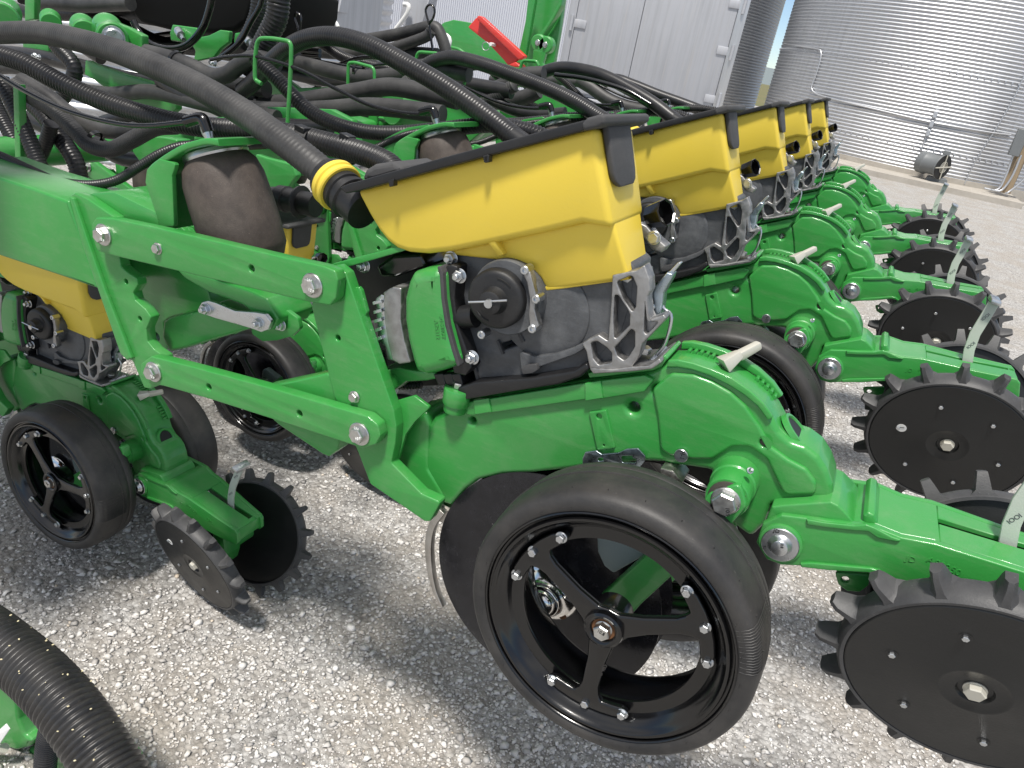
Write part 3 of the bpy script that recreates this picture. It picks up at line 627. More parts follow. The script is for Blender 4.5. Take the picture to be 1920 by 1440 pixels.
PL('cast_web', [(1096, 650), (1140, 628), (1150, 515), (1205, 510), (1212, 600), (1236, 600), (1200, 640), (1180, 685), (1110, 690)], 0.979, 1.03, 'meter', U, 0.002, 0.003)
PL('cast_web', [(1213, 562), (1218, 602), (1240, 600), (1212, 630)], 0.972, 0.982, 'cast', U, 0.001, 0.002)
PL('cast_foot', [(1104, 690), (1148, 693), (1184, 688), (1216, 686), (1236, 672), (1240, 680), (1222, 692), (1184, 697), (1112, 701)], 0.955, 1.045, 'cast', U, 0.0015, 0.002)
bolt(1178, 518, 0.985, BM_MED, U, rz=0.4)
q = Q(1206, 662, 1.0); add('bolt', BM_HEX, 'bolt', U, Vector((q.x, 1.0, q.z)) - O1, (R_(-90), 0, 0))
add('latch_block', shift(from_bm((lambda: (lambda b: b)(tube_bm([Q(1188, 684, 1.0), Q(1212, 680, 1.0)], 0.008, 6)))())), 'zinc', U)
add('latch_pin', shift(from_bm(tube_bm([Q(1220, 680, 0.985), Q(1246, 654, 1.03)], 0.0055, 12))), 'zinc', U)
PL('latch_lever', [(1216, 548), (1232, 533), (1250, 511), (1261, 514), (1258, 524), (1243, 550), (1241, 570), (1238, 592), (1232, 600), (1226, 599), (1219, 588), (1215, 570)], 0.99, 1.015, 'zincblue', U, 0.002, 0.002)
PL('latch_tip', [(1252, 512), (1270, 493), (1275, 491), (1277, 494), (1260, 514)], 0.998, 1.008, 'zinc', U, 0.001, 0.001)
for x, y in ((1223, 575), (1230, 595)): bolt(x, y, 0.99, from_bm(lathe([(0, 0), (0, 0.004), (-0.0015, 0.0038), (-0.002, 0.002), (-0.001, 0.0015), (-0.001, 0)], 16)), U, 'zinc', name='rivet')
add('latch_wire', shift(from_bm(tube_bm(spline([Q(x, y, 1.0) for x, y in [(1239, 570), (1247, 581), (1257, 588), (1258, 604), (1252, 630), (1245, 648), (1232, 664), (1224, 674)]], 0.004), 0.0026, 8), 'w', 60)), 'zinc', U)
kq = Q(1234, 402, 1.09); kd = Vector((0.80, -0.35, 0.45)).normalized()
kb = from_bm(lathe([(-0.014, 0), (-0.014, 0.017), (0.014, 0.0205), (0.016, 0.0195), (0.014, 0.0175), (-0.004, 0.0165), (-0.004, 0)], 8), 'k', 20)
o = add('meter_knob', kb, 'gloss', U, kq - O1); o.rotation_euler = Vector((0, 1, 0)).rotation_difference(kd).to_euler()
PL('knob_bracket', [(1200, 418), (1212, 424), (1232, 448), (1249, 462), (1240, 474), (1222, 468), (1206, 445), (1196, 424)], 1.075, 1.105, 'cast', U, 0.002, 0.002)
bolt(1226, 446, 1.074, BM_MED, U, 'zinc')
# round black drive cover with shaft and split pin
dc = Q(925, 561, 0.935)
DCV = add('drive_cover', from_bm(lathe([(-0.022, 0), (-0.022, 0.0125), (-0.020, 0.0165), (-0.009, 0.0185), (-0.004, 0.021), (-0.003, 0.036), (-0.002, 0.0405), (0.002, 0.0435), (0.012, 0.0445), (0.034, 0.0445), (0.036, 0)], 56), 'c', 45), 'black', U, Vector((dc.x + 0.003, 0.935, dc.z)) - O1, (0, 0, R_(4)))
add('drive_shaft', from_bm(lathe([(-0.026, 0), (-0.026, 0.0062), (-0.022, 0.007), (-0.02, 0.007)], 20)), 'zinc', DCV)
add('split_pin', from_bm(tube_bm([(-0.030, -0.0245, -0.006), (-0.008, -0.0245, 0.001), (0.026, -0.023, 0.0125)], 0.0016, 6)), 'zinc', DCV)
for a0 in (0.9, 3.9):
    add('cover_slot', from_bm(tube_bm([Vector((0.033 * math.cos(a0 + t * 0.1), -0.0036, 0.033 * math.sin(a0 + t * 0.1))) for t in range(8)], 0.0012, 5)), 'ink_hole', DCV)
add('cover_backing', from_bm(lathe([(0, 0), (0, 0.054), (0.003, 0.056), (0.03, 0.056), (0.03, 0)], 56)), 'meter', U, Vector((dc.x + 0.012, 0.950, dc.z + 0.002)) - O1)
PL('cover_clamp', [(985, 500), (994, 512), (1000, 535), (1004, 550), (1002, 580), (1010, 612), (1003, 620), (994, 616), (991, 590), (993, 560), (988, 530), (978, 508)], 0.940, 0.955, 'cast', U, 0.0015, 0.002)
for x, y in ((1004, 561), (997, 617), (902, 628), (983, 507)): bolt(x, y, 0.938, from_bm(lathe([(0.02, 0.0065), (0, 0.0065), (-0.001, 0.0055), (-0.001, 0.003), (0.002, 0.003), (0.002, 0)], 18), 's', 30), U, 'zinc', name='socket_screw')
bolt(886, 670, 0.955, BM_NUT, U, 'zinc'); bolt(862, 517, 0.955, BM_NUT, U, 'zinc')
# black mounting bracket, green motor cover, silver controller
PL('motor_bracket', [(826, 502), (846, 496), (858, 500), (852, 560), (858, 610), (872, 650), (884, 690), (872, 705), (850, 700), (838, 640), (826, 570)], 0.948, 1.05, 'black', U, 0.003, 0.004)
add('drive_tube', shift(from_bm(tube_bm([Q(846, 596, 0.965), Q(892, 592, 0.965)], 0.018, 24))), 'black', U)
mc_ = [(752, 560), (760, 528), (768, 512), (790, 505), (815, 502), (829, 512), (832, 560), (840, 610), (852, 655), (860, 686), (830, 698), (795, 707), (775, 700), (768, 680), (758, 640), (752, 600)]
PL('motor_cover', mc_, 0.930, 1.06, 'green', U, 0.020, 0.012, seg=5)
PL('motor_cover_rim', [(819, 500), (825, 499), (830, 512), (833, 560), (841, 610), (853, 655), (862, 686), (857, 688), (846, 655), (834, 610), (827, 560), (824, 515)], 0.934, 1.05, 'lidgrey', U, 0.001, 0.003)
for i, s in enumerate(('A128173', 'A75312')): lettering(s, 829 - i * 10, 612 + i * 6, 0.9295, 0.0095, 'green', U, 73, 'cast_lettering')
PL('motor_cover_foot', [(700, 700), (745, 690), (775, 695), (830, 700), (860, 690), (858, 702), (800, 714), (760, 716), (735, 735), (705, 745)], 0.97, 1.05, 'green', U, 0.003, 0.004)
PL('motor_controller', [(718, 548), (736, 538), (752, 540), (751, 600), (758, 640), (770, 680), (748, 683), (735, 676), (726, 640), (720, 600)], 0.945, 1.03, 'cast', U, 0.003, 0.003)
PL('controller_heat_sink', [(704, 560), (714, 552), (724, 556), (724, 600), (732, 640), (742, 678), (726, 674), (722, 650), (708, 640), (706, 600)], 0.952, 1.025, 'zinc', U, 0.002, 0.002)
for k in range(5): PL('heat_sink_fin', [(698 + k * 1.5, 566 + k * 17), (714, 562 + k * 17), (716, 568 + k * 17), (699 + k * 1.5, 572 + k * 17)], 0.945, 1.02, 'zinc', U, 0.0006, 0.0005)
PL('wiring_plug', [(683, 606), (700, 602), (712, 640), (700, 650), (690, 640)], 0.98, 1.01, 'lidgrey', U, 0.003, 0.003)
for x in (0, 14): add('hose_stub', shift(hose_mesh([Q(700 + x, 660, 1.0), Q(712 + x, 700, 1.01), Q(740 + x, 722, 1.02), Q(790, 722, 1.03)], 0.007, 0.005, n=10)), 'hose', U)
PL('void_backing', [(640, 492), (762, 470), (860, 476), (880, 560), (870, 720), (700, 730), (690, 660), (650, 560)], 1.070, 1.082, 'black', U, 0.002, 0.004)  # black sheet stands in for the dark void between head and motor
PL('vacuum_cover', [(705, 500), (735, 478), (790, 476), (800, 500), (740, 520), (712, 520)], 0.98, 1.06, 'gloss', U, 0.006, 0.006)
bolt(683, 498, 0.97, BM_NUT, U, 'zinc'); bolt(846, 484, 0.97, BM_NUT, U, 'zinc')
for k in range(3): PL('black_rib', [(812 + 16 * k, 702), (830 + 16 * k, 700), (836 + 16 * k, 722), (822 + 16 * k, 724)], 0.96, 1.05, 'black', U, 0.002, 0.002)

# --- yellow hopper
def H3(pts, pl=None):
    nr = [Q(x, y, yy) for x, y, yy in pts]
    if pl:                      # near side as one true plane: distance grows by pl[1] per metre below pl[2]
        ys = [p_.y for p_ in nr]
        for _ in range(12): ys = [pl[0] + pl[1] * (pl[2] - p_.z) for p_ in nr]; nr = [Q(x, y, yy) for (x, y, _y), yy in zip(pts, ys)]
    return nr, [Vector((p.x, 2.012 - p.y, p.z)) for p in nr]
a_, b_ = H3([(666, 356, .925), (690, 402, .926), (708, 432, .928), (724, 452, .930), (742, 466, .932), (765, 474, .934), (800, 477, .936), (845, 472, .937), (921, 457, .938), (1020, 436, .938), (1092, 419, .938), (1149, 429, .941), (1113, 238, .925)], (0.924, 0.085, H - 0.07))
HP = LOFT('hopper', a_, b_, 'yellow', U, 0.010, 4, ang=30, sharp=45)
a_, b_ = H3([(826, 474, .954), (924, 452, .952), (1098, 414, .949), (1147, 407, .947), (1180, 523, .972), (1024, 544, .976), (1012, 520, .973), (985, 497, .963), (945, 489, .960), (860, 480, .957)], (0.946, 0.22, H - 0.20))
LOFT('hopper_sump', a_, b_, 'yellow', U, 0.006, 4, ang=24, sharp=45)
a_, b_ = H3([(914, 455, .944), (928, 452, .943), (944, 478, .952), (934, 481, .954)])
LOFT('hopper_step', a_, [Vector((p.x, p.y + 0.02, p.z)) for p in a_], 'yellow', U, 0.002, 2)
a_, b_ = H3([(1018, 537, .9715), (1173, 517, .9675), (1182, 524, .9675), (1024, 546, .9715)])
LOFT('hopper_lip', a_, b_, 'yellow', U, 0.002, 3)
lid = [(634, 352), (648, 363), (672, 358), (900, 296), (1116, 240), (1128, 236), (1130, 224), (1112, 221), (1000, 250), (850, 290), (720, 326), (652, 345)]
PL('hopper_lid', lid, 0.916, 1.10, 'black', U, 0.0025, 0.004)
PL('lid_rear_lip', [(1090, 232), (1100, 221), (1126, 214), (1134, 218), (1134, 232), (1118, 240), (1092, 246)], 0.912, 1.104, 'lidgrey', U, 0.004, 0.004)
for x, y in ((733, 346), (910, 300), (912, 301)): PL('lid_tab', [(x - 5, y - 8), (x + 5, y - 11), (x + 4, y + 3), (x - 3, y + 5)], 0.9135, 0.925, 'black', U, 0.001, 0.001)
xr = Q(1116, 240, .928).x; zt = Q(1116, 240, .928).z; k_ = (Q(1149, 428, .941).x - Q(1113, 234, .925).x) / (Q(1149, 428, .941).z - Q(1113, 234, .925).z)
cp = [(0.948, 0.004), (0.948, -0.050), (0.953, -0.062), (0.966, -0.068), (1.022, -0.068), (1.034, -0.062), (1.038, -0.050), (1.042, 0.004)]
a_ = [Vector((xr + k_ * z + 0.001, y, zt + z)) for y, z in cp]; b_ = [p + Vector((0.010, 0, 0.0)) for p in a_]
LOFT('lid_strap', a_, b_, 'lidgrey', U, 0.003, 3)
# inlet: black elbow, yellow locking ring, grey lid hump
PL('inlet_hump', [(676, 338), (684, 318), (700, 308), (735, 303), (752, 312), (757, 324), (700, 340)], 0.965, 1.07, 'lidgrey', U, 0.008, 0.006)
ia, ib = Q(600, 318, 1.0), Q(682, 395, 0.97)
dr = (ib - ia).normalized()
def axial(name, prof, pos, d, m, n=40, sharp=40, parent=None):
    b = lathe(prof, n); me = from_bm(b, name, sharp); rot = Vector((0, 1, 0)).rotation_difference(d)
    o = add(name, me, m, parent or U, pos - O1 if (parent or U) is U else pos); o.rotation_euler = rot.to_euler(); return o
axial('hose_cuff', [(-0.03, 0.0215), (0.0, 0.0225), (0.022, 0.024), (0.024, 0.034), (0.028, 0.036), (0.036, 0.036), (0.038, 0.03), (0.038, 0)], ia, dr, 'black')
yr = axial('locking_ring', [(0.036, 0.030), (0.036, 0.0385), (0.039, 0.040), (0.046, 0.040), (0.048, 0.0375), (0.050, 0.0375), (0.052, 0.040), (0.058, 0.040), (0.060, 0.038), (0.060, 0.03)], ia, dr, 'yellow')
axial('inlet_collar', [(0.058, 0.0), (0.058, 0.033), (0.062, 0.034), (0.070, 0.034), (0.072, 0.031), (0.078, 0.031), (0.080, 0.035), (0.088, 0.035), (0.090, 0.031), (0.125, 0.031), (0.125, 0)], ia, dr, 'black')

# --- parallel links, head plate, mounting plate
PL('upper_link', [(180, 408), (212, 410), (339, 437), (542, 485), (606, 499), (628, 508), (633, 525), (629, 560), (618, 573), (578, 566), (468, 540), (328, 507), (205, 478), (182, 470), (173, 445), (172, 420)], 0.900, 0.922, 'green', U, 0.0025, 0.006,
   [(471, 504, 0.0062)])
PL('lower_link', [(283, 668), (306, 674), (358, 687), (505, 727), (615, 759), (689, 781), (708, 797), (713, 818), (704, 834), (680, 841), (652, 832), (523, 790), (391, 748), (306, 724), (280, 720), (262, 704), (264, 682)], 0.900, 0.922, 'green', U, 0.0025, 0.008, [(391, 726, 0.0062), (561, 776, 0.0062)])
PL('link_gusset', [(490, 727), (560, 712), (612, 700), (620, 704), (632, 752), (640, 800), (632, 845), (616, 857), (604, 852), (523, 798), (480, 760)], 0.935, 0.975, 'green', U, 0.004, 0.005)
for nm, (x, y) in (('a', (195, 440)), ('b', (587, 535)), ('c', (289, 697)), ('d', (675, 813))):
    bolt(x, y, 0.900, BM_BIG, U, 'bolt', rz=random.uniform(0, 1), name='link_bolt')
    lettering('10.9', x - 4, y + 10, 0.8852, 0.0070, 'white', U, 8 if nm != 'd' else -30, 'bolt_marks'); lettering('UH', x - 7, y - 9, 0.8852, 0.0065, 'white', U, 0, 'bolt_marks')
bolt(296, 466, 0.900, BM_MED, U, name='bolt'); bolt(665, 744, 0.923, BM_MED, U, 'zinc'); bolt(806, 951, 0.948, BM_MED, U, 'zinc')
PL('head_plate', [(596, 505), (630, 498), (648, 512), (668, 570), (706, 680), (738, 770), (743, 800), (741, 830), (733, 868), (790, 926), (826, 942), (806, 978), (796, 978), (694, 908), (672, 850), (626, 742), (600, 640), (584, 575)], 0.9235, 0.946, 'green', U, 0.0025, 0.006, [(633, 634, 0.005)])
PL('head_tab', [(650, 541), (672, 538), (677, 545), (688, 585), (685, 592), (672, 598), (660, 575)], 0.935, 0.943, 'green', U, 0.001, 0.004)
PL('head_crossbar', [(612, 500), (628, 493), (742, 463), (765, 468), (700, 487), (636, 505)], 0.950, 1.08, 'green', U, 0.0015, 0.002)
PL('head_neck', [(738, 800), (765, 778), (800, 770), (806, 800), (803, 880), (835, 935), (812, 968), (760, 930), (716, 880), (722, 820)], 0.972, 1.052, 'green', U, 0.008, 0.010, seg=3)
PL('head_flange', [(742, 752), (776, 742), (806, 764), (778, 790), (760, 815), (745, 868), (733, 866), (740, 810)], 0.945, 0.952, 'green', U, 0.001, 0.004)
PL('head_plate_far', [(596, 505), (630, 498), (648, 512), (668, 570), (706, 680), (738, 770), (743, 800), (733, 868), (694, 908), (672, 850), (626, 742), (584, 575)], 1.085, 1.105, 'green', U, 0.002, 0.006)
mp_ = [(130, 368), (140, 362), (162, 372), (215, 408), (221, 470), (226, 500), (240, 512), (256, 522), (258, 534), (249, 549), (253, 563), (272, 580), (283, 595), (274, 617), (276, 640), (288, 655), (307, 668), (312, 690), (300, 722), (281, 729), (270, 727), (249, 678), (232, 668), (190, 545), (158, 455)]
PL('mounting_plate', mp_, 0.9235, 0.945, 'green', U, 0.002, 0.004, [(236, 528, 0.0052), (262, 598, 0.0052)])
PL('weld_strip', [(128, 368), (136, 372), (196, 545), (246, 672), (238, 676), (225, 664), (152, 455)], 0.915, 0.925, 'green', U, 0.003, 0.002)
bolt(201, 388, 0.955, BM_NUT, U, 'zinc'); bolt(292, 632, 0.965, BM_NUT, U, 'bolt'); 
# air spring bracket, air spring, lower support
rib = [Q(x, y, 0.945) for x, y in [(300, 432), (293, 400), (284, 365), (274, 338), (276, 316), (300, 295), (338, 272), (365, 263), (385, 259), (408, 261)]]
def ribbon(path, th, y0, y1):
    P2 = fillet([Vector((p.x, p.z)) for p in path], 0.02, 4); n = len(P2); o = []; inn = []
    for i, p in enumerate(P2):
        t = (P2[min(i + 1, n - 1)] - P2[max(0, i - 1)]).normalized(); nn = Vector((t.y, -t.x)); inn.append(p + nn * th); o.append(p)
    return plate2d(o + inn[::-1], y0, y1, 0.0015)
P2 = [Vector((p.x, p.z)) for p in rib]
def openfillet(path):
    pts = spline([Vector((p.x, 0, p.z)) for p in path], 0.012); return pts
pp = openfillet(rib); o_ = []; i_ = []
for i, p in enumerate(pp):
    t = (pp[min(i + 1, len(pp) - 1)] - pp[max(0, i - 1)]).normalized(); nn = Vector((t.z, 0, -t.x)); o_.append((p.x, p.z)); i_.append(((p + nn * 0.011).x, (p + nn * 0.011).z))
add('air_spring_bracket', shift(plate2d(o_ + i_[::-1], 0.945, 1.085, 0.003)), 'green', U)
PL('bracket_side', [(300, 430), (276, 345), (276, 318), (300, 297), (345, 270), (392, 262), (400, 268), (362, 285), (336, 305), (330, 345), (330, 428)], 1.075, 1.085, 'green', U, 0.001, 0.006)
PL('bracket_cheek', [(300, 425), (272, 342), (275, 318), (298, 298), (330, 306), (322, 330), (326, 425)], 0.943, 0.953, 'green', U, 0.0015, 0.006)
at, ab = Q(404, 287, 1.015), Q(470, 490, 1.015)
ad_ = (ab - at).normalized()
axial('air_spring', [(0.0, 0.0), (0.0, 0.048), (0.004, 0.051), (0.010, 0.0565), (0.022, 0.0655), (0.045, 0.0715), (0.085, 0.0735), (0.130, 0.074), (0.175, 0.072), (0.195, 0.062), (0.20, 0.04), (0.20, 0)], at, ad_, 'bag', 56, 60)
axial('air_spring_cap', [(-0.006, 0), (-0.006, 0.050), (-0.003, 0.0560), (0.004, 0.0575), (0.008, 0.056), (0.008, 0)], at, ad_, 'zinc', 48, 30)
axial('air_fitting', [(-0.040, 0), (-0.040, 0.0085), (-0.022, 0.0095), (-0.016, 0.0095), (-0.010, 0.008), (-0.004, 0.008), (-0.004, 0)], Q(395, 268, 1.015), ad_, 'zinc', 14)
el = tube_bm(spline([Q(391, 248, 1.015), Q(385, 232, 1.015), Q(381, 224, 1.015), Q(372, 222, 1.015), Q(350, 228, 1.013)], 0.004), 0.0105, 14)
add('air_elbow', shift(from_bm(el, 'e', 60)), 'gloss', U)
PL('spring_support', [(330, 506), (345, 502), (470, 545), (500, 560), (522, 598), (512, 620), (494, 622), (478, 590), (455, 572), (390, 548), (345, 522)], 0.965, 1.06, 'green', U, 0.005, 0.008, seg=3)
PL('support_channel', [(306, 602), (318, 595), (372, 582), (398, 570), (440, 592), (468, 606), (470, 616), (345, 654), (316, 660), (303, 632)], 0.972, 1.07, 'green', U, 0.006, 0.008, seg=3)
PL('support_wall', [(232, 478), (262, 470), (330, 505), (390, 545), (398, 575), (318, 595), (306, 604), (314, 656), (300, 650), (284, 612), (262, 545), (240, 505)], 1.02, 1.07, 'green', U, 0.003, 0.004)
lk = [(372, 577), (378, 567), (390, 564), (404, 568), (440, 583), (480, 586), (497, 589), (508, 603), (503, 618), (489, 623), (474, 617), (440, 607), (404, 597), (390, 592), (376, 588)]
PL('spring_link', lk, 0.950, 0.958, 'zinc', U, 0.0012, 0.004)
bolt(387, 579, 0.950, BM_NUT, U, 'zinc'); bolt(486, 606, 0.950, BM_NUT, U, 'zinc'); bolt(527, 609, 0.985, BM_NUT, U, 'chrome')
PL('anchor_plate', [(486, 552), (500, 552), (515, 572), (540, 584), (558, 597), (562, 616), (548, 630), (520, 638), (492, 640), (472, 626), (470, 600)], 0.992, 1.002, 'green', U, 0.001, 0.006)
print('unit parts', len(U.children))

def drop_sticker(r):
    for c in r.children:
        for g_ in list(c.children):
            if 'sticker' in g_.name: bpy.data.objects.remove(g_)
# ------------------------------------------------------------------ the other row units
GR = 'row units along the planter bar'
WORDS = ['second row unit from the front of the yellow hopper row', 'third row unit from the front in the yellow hopper row',
         'fourth row unit from the front in the yellow hopper row', 'farthest row unit at the silo end of the yellow hopper row']
for n in range(1, 5):
    r, mk = clone(U, O1 + ROW * n, WORDS[n - 1])
    if n > 1: drop_sticker(r)
    for i, c in enumerate(mk['closing_wheel']):
        c.rotation_euler = (c.rotation_euler[0], R_([0, 0, 7, -5, 12][n] + i * 5), c.rotation_euler[2])
# lower row of units to the left (bar hangs lower and level): same machine part, tilted back by 22 degrees
TH = R_(22.3); HUB = Vector((-0.123, 0.796, H - 0.688)); T0 = Vector((-1.734, 1.070, H - 1.358))
RT = Matrix.Rotation(TH, 3, 'Y')
for n, lab in ((0, 'dusty row unit at the left edge of the photo standing on the gravel'), (1, 'row unit seen through the parallel links behind the lower link'), (2, 'lower row unit glimpsed between the near air spring and the nearest yellow hopper')):
    r, mk = clone(U, T0 + RT @ (O1 - HUB) + ROW * n, lab, (0, TH, 0), skip=('closing_wheel', 'closing_axle') if n < 0 else ())
    for o in mk['gauge_wheel']: o.location = o.location + Vector((0.010, 0, 0.083))
    for k in ('gauge_wheel_arm',):
        for o in mk[k]: o.location = o.location + Vector((0.01, 0, 0.04))
    piv = PIV - O1
    rr = Matrix.Rotation(R_(-9), 3, 'Y')
    for k in ('closing_arm', 'closing_arm_side', 'arm_top', 'arm_end_cap', 'arm_flange', 'arm_rib', 'hanger', 'pressure_lever', 'lever_grip', 'lever_marks', 'closing_wheel', 'closing_axle', 'axle_carrier', 'cast_lettering'):
        for o in mk.get(k, []):
            if k == 'cast_lettering' and o.location.x < 0.2: continue
            o.location = piv + rr @ (o.location - piv)
            if o.rotation_mode == 'XYZ': o.rotation_euler.rotate_axis('Y', R_(-9)) if o.rotation_euler.to_matrix() == Matrix.Identity(3) else None
            if o.rotation_mode == 'XYZ': o.rotation_euler = (0, R_(-9) + (o.rotation_euler.y if k in ('cast_lettering', 'lever_marks') else 0), 0)

# ------------------------------------------------------------------ ground, slab, field, hill
def struct(o): o['kind'] = 'structure'; return o
def sheet(name, pts, z, m):
    bm = bmesh.new(); bm.faces.new([bm.verts.new((x, y, z)) for x, y in pts]); return struct(add(name, from_bm(bm), m))
def grid_ground():
    xs_ = np.concatenate([[-1500, -400, -100, -30, -12], np.linspace(-6, 5, 90), [12, 30, 100, 400, 1500]])
    ys_ = np.concatenate([[-300, -40, -8], np.linspace(-1, 9, 90), [12, 20, 35, 80, 200, 600, 2500]])
    X, Y = np.meshgrid(xs_, ys_); Z = 0.006 * np.sin(X * 2.1 + 1.3 * np.sin(Y * 1.7)) + 0.005 * np.sin(Y * 2.9 + X * 0.8)
    near = (np.abs(X) < 7) & (Y > -1.5) & (Y < 9.5); Z = np.where(near, Z, 0)
    V = np.stack([X, Y, Z], -1).reshape(-1, 3); nx, ny = len(xs_), len(ys_)
    idx = np.arange(nx * ny).reshape(ny, nx); Fc = np.stack([idx[:-1, :-1], idx[:-1, 1:], idx[1:, 1:], idx[1:, :-1]], -1).reshape(-1, 4)
    me = bpy.data.meshes.new('ground'); me.from_pydata(V.tolist(), [], Fc.tolist()); return struct(add('gravel_ground', finish(me, 180), 'gravel'))
grid_ground()
def gz(x, y): return 0.006 * np.sin(x * 2.1 + 1.3 * np.sin(y * 1.7)) + 0.005 * np.sin(y * 2.9 + x * 0.8)
def pebbles():
    N_ = 165000
    # spread over the yard in front of and below the machine, thinning with distance
    d = 0.55 + 6.0 * RNG.random(N_) ** 1.15; az = RNG.uniform(R_(-76), R_(24), N_)
    x = d * np.sin(az); y = d * np.cos(az) + 0.25
    s = RNG.lognormal(math.log(0.0037), 0.45, N_) * (1 + 0.10 * d); s = np.clip(s, 0.002, 0.0125)
    cl = np.sin(x * 3.1 + 2 * np.sin(y * 2.3)) * np.sin(y * 3.7 + 1.5 * np.sin(x * 2.9)); keep = RNG.random(N_) < (0.72 + 0.38 * cl)
    x, y, s = x[keep], y[keep], s[keep]; n = len(x)
    base = np.array([(1, 0, 0), (-1, 0, 0), (0, 1, 0), (0, -1, 0), (0, 0, 1), (0, 0, -1), (.62, .62, .5), (-.62, .62, .5), (-.62, -.62, .45), (.62, -.62, .5)], float)
    tri = np.array([(4, 0, 6), (4, 6, 2), (4, 2, 7), (4, 7, 1), (4, 1, 8), (4, 8, 3), (4, 3, 9), (4, 9, 0), (6, 0, 5), (2, 6, 5), (7, 2, 5), (1, 7, 5), (8, 1, 5), (3, 8, 5), (9, 3, 5), (0, 9, 5)])
    ax = RNG.uniform(0.62, 1.25, (n, 1, 3)) * np.array([1, 1, 0.50]); V = base[None] * ax * RNG.uniform(0.68, 1.22, (n, len(base), 1))
    a = RNG.uniform(0, 6.283, n); t = RNG.uniform(-0.6, 0.6, n)
    ct, st = np.cos(t)[:, None], np.sin(t)[:, None]; Vx = V[..., 0] * ct - V[..., 2] * st; Vz = V[..., 0] * st + V[..., 2] * ct; Vy = V[..., 1]
    ca, sa = np.cos(a)[:, None], np.sin(a)[:, None]
    P = np.stack([Vx * ca - Vy * sa, Vx * sa + Vy * ca, Vz], -1) * s[:, None, None]
    P[..., 0] += x[:, None]; P[..., 1] += y[:, None]; P[..., 2] += (gz(x, y) + s * 0.18)[:, None]
    Fc = (tri[None] + (np.arange(n) * len(base))[:, None, None]).reshape(-1, 3); V = P.reshape(-1, 3)
    me = bpy.data.meshes.new('pebbles'); me.vertices.add(len(V)); me.vertices.foreach_set('co', V.ravel())
    me.loops.add(Fc.size); me.loops.foreach_set('vertex_index', Fc.ravel().astype(np.int32))
    me.polygons.add(len(Fc)); me.polygons.foreach_set('loop_start', np.arange(0, Fc.size, 3, dtype=np.int32)); me.polygons.foreach_set('loop_total', np.full(len(Fc), 3, np.int32))
    me.update(); me.validate()
    o = add('gravel_stones', me, 'pebble'); o['kind'] = 'stuff'; o['label'] = 'loose crushed grey and tan stones of the gravel yard'; o['category'] = 'gravel'
pebbles()
fm = mat('field_grass', (0.10, 0.12, 0.035), 0.95); v = coords(fm); L(fm, mix(fm, noise(fm, v, 0.05, 5), (0.07, 0.10, 0.02), (0.20, 0.15, 0.08)), BS(fm).inputs['Base Color'])
M['field'] = fm
sheet('field', [(-900, 60), (900, 60), (900, 1500), (-900, 1500)], 0.02, 'field')
bm = bmesh.new(); pr = [(-700, 0), (-420, 16), (-250, 20), (-120, 17), (-60, 19), (40, 14), (200, 20), (420, 12), (700, 0)]
tp_ = [bm.verts.new((x, 950, z)) for x, z in pr]; bt = [bm.verts.new((x, 900, -1)) for x, z in pr]
for k in range(len(pr) - 1): bm.faces.new((bt[k], bt[k + 1], tp_[k + 1], tp_[k]))
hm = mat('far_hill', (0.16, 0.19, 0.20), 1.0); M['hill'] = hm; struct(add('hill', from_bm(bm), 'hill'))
bm = bmesh.new(); bmesh.ops.create_cube(bm, size=1, matrix=Matrix.Translation((-0.1, 23.5, -0.01)) @ Matrix.Diagonal((6.6, 5.2, 0.28, 1)))
sl = add('concrete_slab', from_bm(bm), 'concrete'); struct(sl)

# ------------------------------------------------------------------ silos and buildings
def bin_shell(cx_, cy_, R, pitch, height, z0=0.13, n=160, amp=0.0165, a0=0, a1=2 * math.pi):
    per = 6; m_ = int(height / pitch) * per; V = []; Fc = []
    for j in range(m_ + 1):
        z = z0 + j * pitch / per; r = R + amp * math.sin(2 * math.pi * j / per)
        for k in range(n + 1):
            a = a0 + (a1 - a0) * k / n; V.append((r * math.cos(a), r * math.sin(a), z))
    for j in range(m_):
        b0 = j * (n + 1); b1 = b0 + n + 1
        for k in range(n): Fc.append((b0 + k, b0 + k + 1, b1 + k + 1, b1 + k))
    me = bpy.data.meshes.new('bin'); me.from_pydata(V, [], Fc); return finish(me, 180)
def silo(name, x, y, R, label, height=6.2, pitch=0.085, group='corrugated grain bins'):
    t = thing(name, (x, y, 0), label, 'silo', group)
    add('wall', bin_shell(0, 0, R, pitch, height), 'galv', t)
    add('roof', from_bm(lathe([(0, 0)], 3)) if False else from_bm((lambda b: (b.transform(Matrix.Rotation(R_(-90), 4, 'X')), b)[1])(lathe([(-height - 0.1, R + 0.15), (-height - 0.2, R + 0.1), (-height - R * 0.55, 0.4), (-height - R * 0.55 - 0.2, 0.4), (-height - R * 0.55 - 0.2, 0)], 64)), 'roof'), 'galv', t)
    add('base_ring', from_bm((lambda b: (b.transform(Matrix.Rotation(R_(-90), 4, 'X')), b)[1])(lathe([(0.0, R + 0.03), (-0.26, R + 0.03), (-0.26, R - 0.05)], 96)), 'ring', 30), 'concrete', t)
    return t
SR = (0.61, 26.8, 4.5)
s1 = silo('grain_silo', *SR, 'large corrugated grain silo with the aeration fan at its foot')
s2 = silo('grain_silo', -9.75, 28.0, 5.28, 'corrugated grain silo half hidden behind the grey trailer doors')
def on_silo(px, py, d=0.03):
    r = ray(px, py); r = r / np.linalg.norm(r); ox, oy = -SR[0], -SR[1]; R = SR[2] + d
    b = ox * r[0] + oy * r[1]; a = r[0] ** 2 + r[1] ** 2; c_ = ox * ox + oy * oy - R * R; disc = b * b - a * c_
    t = (-b - math.sqrt(max(disc, 0))) / a; return Vector((r[0] * t, r[1] * t, r[2] * t + H))
